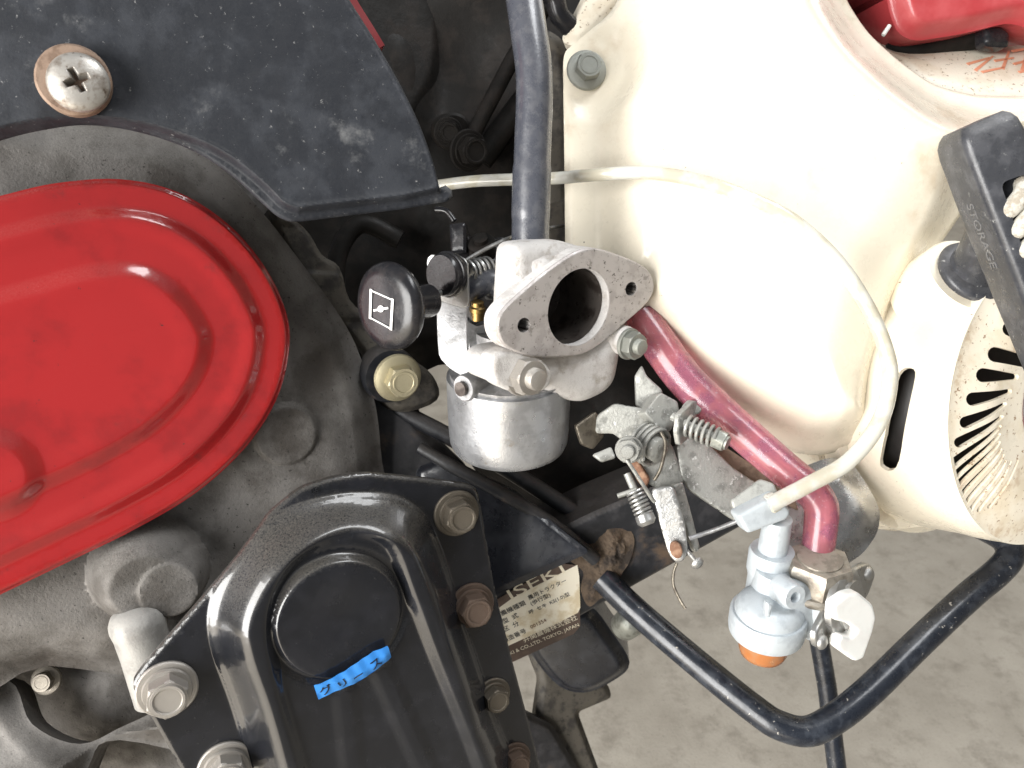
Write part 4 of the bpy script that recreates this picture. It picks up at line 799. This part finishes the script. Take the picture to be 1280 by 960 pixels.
# pink fuel hose
ph = cr([U(800, 395, -75), U(825, 432, -62), U(860, 478, -50), U(905, 520, -38), U(950, 560, -22), U(985, 590, -8), U(1012, 612, 2), U(1026, 632, 6), U(1026, 655, 6), U(1022, 690, 6)], 7, False)
build(MB().tube(ph, [25] * 20 + [24 - .1 * i for i in range(44)], 24), "fuel_hose", M["pink"], root, "translucent pink fuel hose bending down into the hex nut")
# fuel tap bracket plate behind
build(MB().sheet(Pl(1050, 640, -70, (-.05, .25, .96)), rounded([(985, 590), (1040, 570), (1066, 574), (1082, 598), (1102, 636), (1100, 664), (1082, 692), (1050, 712), (1000, 730), (975, 700)], 12), h=lambda u, v, s: -6 * sm(40, 0, s) + 4 * np.sin(u * .05) * np.cos(v * .04), step=6, thick=5), "tap_bracket", M["shiny"], root, "scuffed shiny steel bracket behind the fuel tap", smooth=60)
# ================= fuel tap
fc0 = U(985, 760, 10)
def fo_(px, py, z=10): return U(px, py, z)
tb = MB().lathe(fo_(963, 752, 4), UP, [(30, -16), (31, 0), (27, 12), (25, 30), (24, 50)], 36)
tap = build(tb, "fuel_tap", M["cock"], root, "pale grey die-cast fuel tap with orange cup and white lever", smooth=45)
build(MB().lathe(fo_(1018, 782, -6), UP, [(30, 0), (36, 10), (38, 20), (39, 40), (38, 50), (37, 60)], 40), "tap_chamber", M["cock"], tap, smooth=50)
build(MB().sheet(Pl(1005, 770, 46, (.3, -.2, .93)), rounded([(978, 734), (1000, 730), (1040, 731), (1062, 727), (1052, 752), (1034, 780), (1016, 804), (1000, 798), (994, 776), (980, 762)], 7), h=hround(9, 12), step=4, thick=64), "tap_body", M["cock"], tap, smooth=60)
build(MB().lathe(fo_(962, 710, 4), UP, [(25, -40), (25, -8), (28, -2), (28, 24), (26, 28), (18, 28), (17, 74), (0, 74)], 32), "outlet_post", M["cock"], tap, smooth=40)
build(MB().lathe(fo_(1019, 730, 18), UP, [(40, -8), (43, -4), (43, 0), (40, 3), (0, 3)], 44), "nut_flange", M["hexn"], tap)
hn = MB().hexa(fo_(1019, 727, 18), UP, 41, 0, 34, 22, .93); hn.lathe(fo_(1019, 727, 18), UP, [(27, 33), (26.5, 36), (22, 36)], 36)
build(hn, "hose_nut", M["hexn"], tap)
cc = fo_(959, 778, 20)
build(MB().lathe(cc, UP, [(38, -14), (45, -12), (46, -6), (46, 14), (44, 17), (41, 17), (40, 15)], 52), "cup_ring", M["cock"], tap, smooth=35)
build(MB().lathe(cc, UP, [(41, 12), (41, 22), (37, 30), (29, 36), (0, 40)], 44), "cup_dome", M["cock"], tap, smooth=50)
build(MB().lathe(cc - UP * 47, UP, [(0, -2), (23, -2), (28, 1), (30, 8), (30.5, 36)], 40), "sediment_cup", M["amber"], tap, "orange see-through sediment cup", smooth=50)
build(MB().lathe(U(990, 744, 62), (.35, -.2, .9), [(17, -22), (15.5, 4), (14, 6), (7, 6), (6.5, -4), (0, -4)], 28), "vent_boss", M["cock"], tap)
build(MB().sheet(Pl(965, 780, 66, (.1, -.2, .97)), rounded([(958, 752), (966, 756), (962, 772), (956, 770)], 2), h=lambda u, v, s: 2 * sm(0, 2, s), step=3, thick=6), "casting_lug", M["cock"], tap)
nd_ = Vector((.70, -.10, .70)).normalized()
pd = Pl(1050, 752, 34, nd_)
build(MB().sheet(pd, rounded([(1022, 812), (1020, 792), (1046, 742), (1072, 709), (1088, 703), (1096, 716), (1086, 745), (1062, 775), (1036, 808)], 9), h=hround(3, 4), step=4, thick=5), "dial_plate", M["steel"], tap, smooth=40)
build(MB().lathe(U(1056, 754, 38), nd_, [(42, -6), (42, 2), (38, 5), (30, 6), (30, 10), (0, 10)], 44), "dial", M["steel"], tap)
bolt(PAN, "screw", tap, 1084, 717, 14, nd_, .42, M["steel"]); bolt(PAN, "screw", tap, 1026, 802, 62, nd_, .42, M["steel"])
pll = Pl(1065, 775, 66, (.42, -.2, .88))
build(MB().sheet(pll, rounded([(1042, 757), (1060, 744), (1074, 741), (1092, 756), (1096, 772), (1092, 790), (1080, 824), (1070, 828), (1048, 812), (1047, 804), (1053, 794), (1064, 798), (1073, 789), (1060, 780), (1044, 776)], 4, 4), h=hround(4, 4), step=2.6, thick=9), "tap_lever", M["nylon"], tap, "white hooked tap lever", smooth=60)
build(MB().sheet(Pl(1036, 792, 48, (.42, -.2, .88)), rounded([(1022, 796), (1050, 778), (1054, 786), (1030, 802)], 3), h=hround(3, 4), step=3, thick=10), "lever_stop", M["nylon"], tap)

# ================= governor linkage
pn = Pl(810, 570, -30, N)
gov = build(MB().sheet(Pl(880, 590, -40, (.15, .15, 1)), rounded([(846, 552), (866, 545), (888, 556), (916, 584), (950, 606), (972, 628), (950, 662), (918, 650), (862, 612), (850, 590)], 6), h=hround(2, 3), step=5, thick=6), "governor_bracket", M["galv"], root, "weathered grey governor bracket with springs and levers", bevel=0)
build(MB().sheet(Pl(900, 590, -75, (.1, .2, 1)), rounded([(850, 545), (880, 540), (940, 580), (985, 600), (1000, 640), (940, 600), (880, 570)], 5), h=hround(2, 3), step=6, thick=6), "rusty_backing_plate", M["washer"], gov)
# channel clip at the end holding the tube
build(MB().sheet(Pl(940, 625, 34, (-.15, .25, .95)), rounded([(912, 625), (950, 598), (968, 604), (975, 622), (930, 652), (918, 640)], 4), h=hround(3, 4), step=4, thick=8), "tube_clip", M["galv"], gov)
build(MB().sheet(Pl(955, 645, 56, (.1, -.1, 1)), rounded([(922, 645), (972, 618), (990, 640), (985, 650), (935, 668)], 5), h=hround(4, 5), step=4, thick=22), "tube_clip_jaw", M["cock"], gov)
build(MB().lathe(U(962, 630, 50), Vector((-.85, -.35, .1)), [(12, -8), (12.5, 0), (10, 3), (0, 3)], 24), "tube_end", M["clear"], gov)
build(MB().sheet(Pl(815, 490, -45, (-.2, -.05, 1)), rounded([(793, 470), (802, 456), (808, 470), (828, 488), (828, 528), (794, 508)], 4), h=hround(1.5, 2), step=5, thick=5), "upright_tab", M["galv"], gov)
build(MB().sheet(Pl(835, 510, -25, (.35, .1, .93)), rounded([(806, 516), (826, 490), (848, 502), (850, 518), (838, 540), (826, 538)], 4), h=hround(1.5, 2), step=5, thick=26), "bent_ear", M["galv"], gov)
build(MB().sheet(Pl(775, 530, -35, (-.1, -.1, 1)), rounded([(744, 542), (746, 520), (768, 505), (808, 512), (832, 540), (828, 560), (790, 560), (770, 545), (766, 542)], 5), h=hround(1.5, 2), step=5, thick=8), "governor_plate", M["galv"], gov)
build(MB().sheet(Pl(740, 545, -45, (.4, 0, .9)), rounded([(720, 532), (746, 514), (756, 545), (742, 562), (728, 556)], 3), h=hround(1.5, 2), step=5, thick=5), "left_tab", M["darkbolt"], gov)
build(MB().sheet(Pl(755, 568, -35, (0, .3, 1)), rounded([(740, 568), (764, 558), (770, 572), (752, 577)], 3), h=hround(1.5, 2), step=5, thick=5), "lower_tab", M["galv"], gov)
# torsion spring + nut
sc = U(806, 552, -30)
build(MB().spring(sc - N * 4, sc + N * 22, 25, 3.6, 2.9), "torsion_spring", M["galv"], gov)
build(MB().lathe(sc, N, [(17, -4), (17, 28), (14, 30), (0, 30)], 28), "spring_hub", M["galv"], gov)
bolt(NUT, "nut", gov, 786, 562, 12, Vector((-.25, -.1, .95)), .66, M["galv"], 10)
build(MB().tube([U(783, 574, 24), U(800, 600, 20), U(814, 622, 12), U(818, 627, 6)], 2.4, 10), "spring_arm", M["galv"], gov)
build(MB().tube(cr([U(826, 540, -6), U(832, 556, -4), U(826, 585, -6), U(818, 600, -10)], 5, False), 2.2, 10), "spring_leg", M["darkbolt"], gov)
# triangular plate and fork lever
build(MB().sheet(Pl(830, 585, -34, (.1, 0, 1)), rounded([(786, 574), (812, 576), (832, 545), (842, 560), (856, 600), (850, 612), (822, 610), (812, 606)], 4), h=hround(1.5, 2), step=5, thick=5), "pivot_plate", M["galv"], gov)
build(MB().sheet(Pl(800, 590, -24, (-.3, 0, .95)), rounded([(785, 575), (798, 576), (812, 600), (806, 612), (796, 602)], 5), h=hround(2, 3), step=4, thick=8), "copper_stained_lug", M["rust"], gov)
fork = build(MB().sheet(Pl(840, 650, -10, (-.22, -.1, .97)), rounded([(813, 611), (842, 608), (856, 655), (860, 690), (854, 702), (845, 704), (836, 694), (826, 660)], 8), [rounded([(851.5, 654), (856.5, 654), (858, 676), (854, 678)], 1)] if False else (), h=hround(1.5, 2), step=4, thick=6), "fork_lever", M["steel"], gov)
build(MB().sheet(Pl(860, 640, -26, (.45, 0, .9)), rounded([(842, 607), (854, 602), (866, 646), (876, 686), (870, 692), (862, 672), (858, 655), (850, 655)], 4), h=hround(1.5, 2), step=4, thick=6), "fork_lever_side", M["galv"], gov)
ee_ = Pl(845, 688, -3, (-.22, -.1, .97))
build(MB().sheet(ee_, ell(845, 688, 7.5, 11, 24, -24), h=hround(1.5, 3), step=3, thick=4), "pivot_pin", M["rust"], gov)
bolt(PAN, "screw", gov, 871, 703, -14, (.5, -.5, .7), .40, M["steel"])
build(MB().tube([U(858, 688, -16), U(870, 702, -14)], 3, 8), "screw_shank", M["steel"], gov)
# adjusting springs
s0, s1 = U(858, 531, -8), U(896, 548, 12)
build(MB().spring(s0, s1, 12.5, 5.5, 2.3), "adjuster_spring", M["galv"], gov)
build(MB().tube([U(840, 520, -16), s0, s1, U(902, 551, 14)], 6, 12), "adjuster_screw", M["galv"], gov)
build(MB().hexa(s1, s1 - s0, 13, -3, 12).lathe(s1, s1 - s0, [(9, 10), (9, 15), (0, 15)], 20), "screw_head", M["greybolt"], gov)
build(MB().sheet(Pl(858, 530, -10, (.75, -.1, .66)), rounded([(850, 518), (868, 500), (882, 506), (866, 528), (860, 550), (850, 558), (847, 540)], 4), h=hround(1.5, 2), step=4, thick=5), "angle_tab", M["galv"], gov)
build(MB().sheet(Pl(868, 505, -26, (-.1, .2, 1)), rounded([(852, 508), (860, 499), (880, 504), (876, 516), (856, 522)], 4), h=hround(1.5, 2), step=4, thick=8), "small_lug", M["galv"], gov)
s2, s3 = U(793, 613, -22), U(806, 646, -14)
build(MB().spring(s2, s3, 10.5, 7, 1.9), "adjuster_spring", M["steel"], gov)
build(MB().tube([U(784, 592, -28), s2, s3], 5, 12), "adjuster_screw", M["galv"], gov)
build(MB().lathe(s3, s3 - s2, [(12, -2), (12.5, 6), (8, 11), (0, 11)], 24), "screw_head", M["steel"], gov)
build(MB().tube([U(772, 620, -20), U(796, 612, -16)], 3.4, 10), "cross_pin", M["galv"], gov)
# cable inner wire and loose end
build(MB().tube(cr([U(862, 673, 6), U(880, 667, 6), U(905, 658, 14), U(935, 645, 24), U(952, 632, 30)], 6, False), 3, 10), "control_wire", M["carb"], root, "thin bare control wire between lever and clip")
build(MB().tube(cr([U(846, 704, -16), U(842, 716, -16), U(842, 732, -14), U(850, 750, -10), U(857, 761, -6)], 6, False), 2.0, 8), "loose_wire_end", M["darkbolt"], root, "rusty loose wire end hanging over the floor")
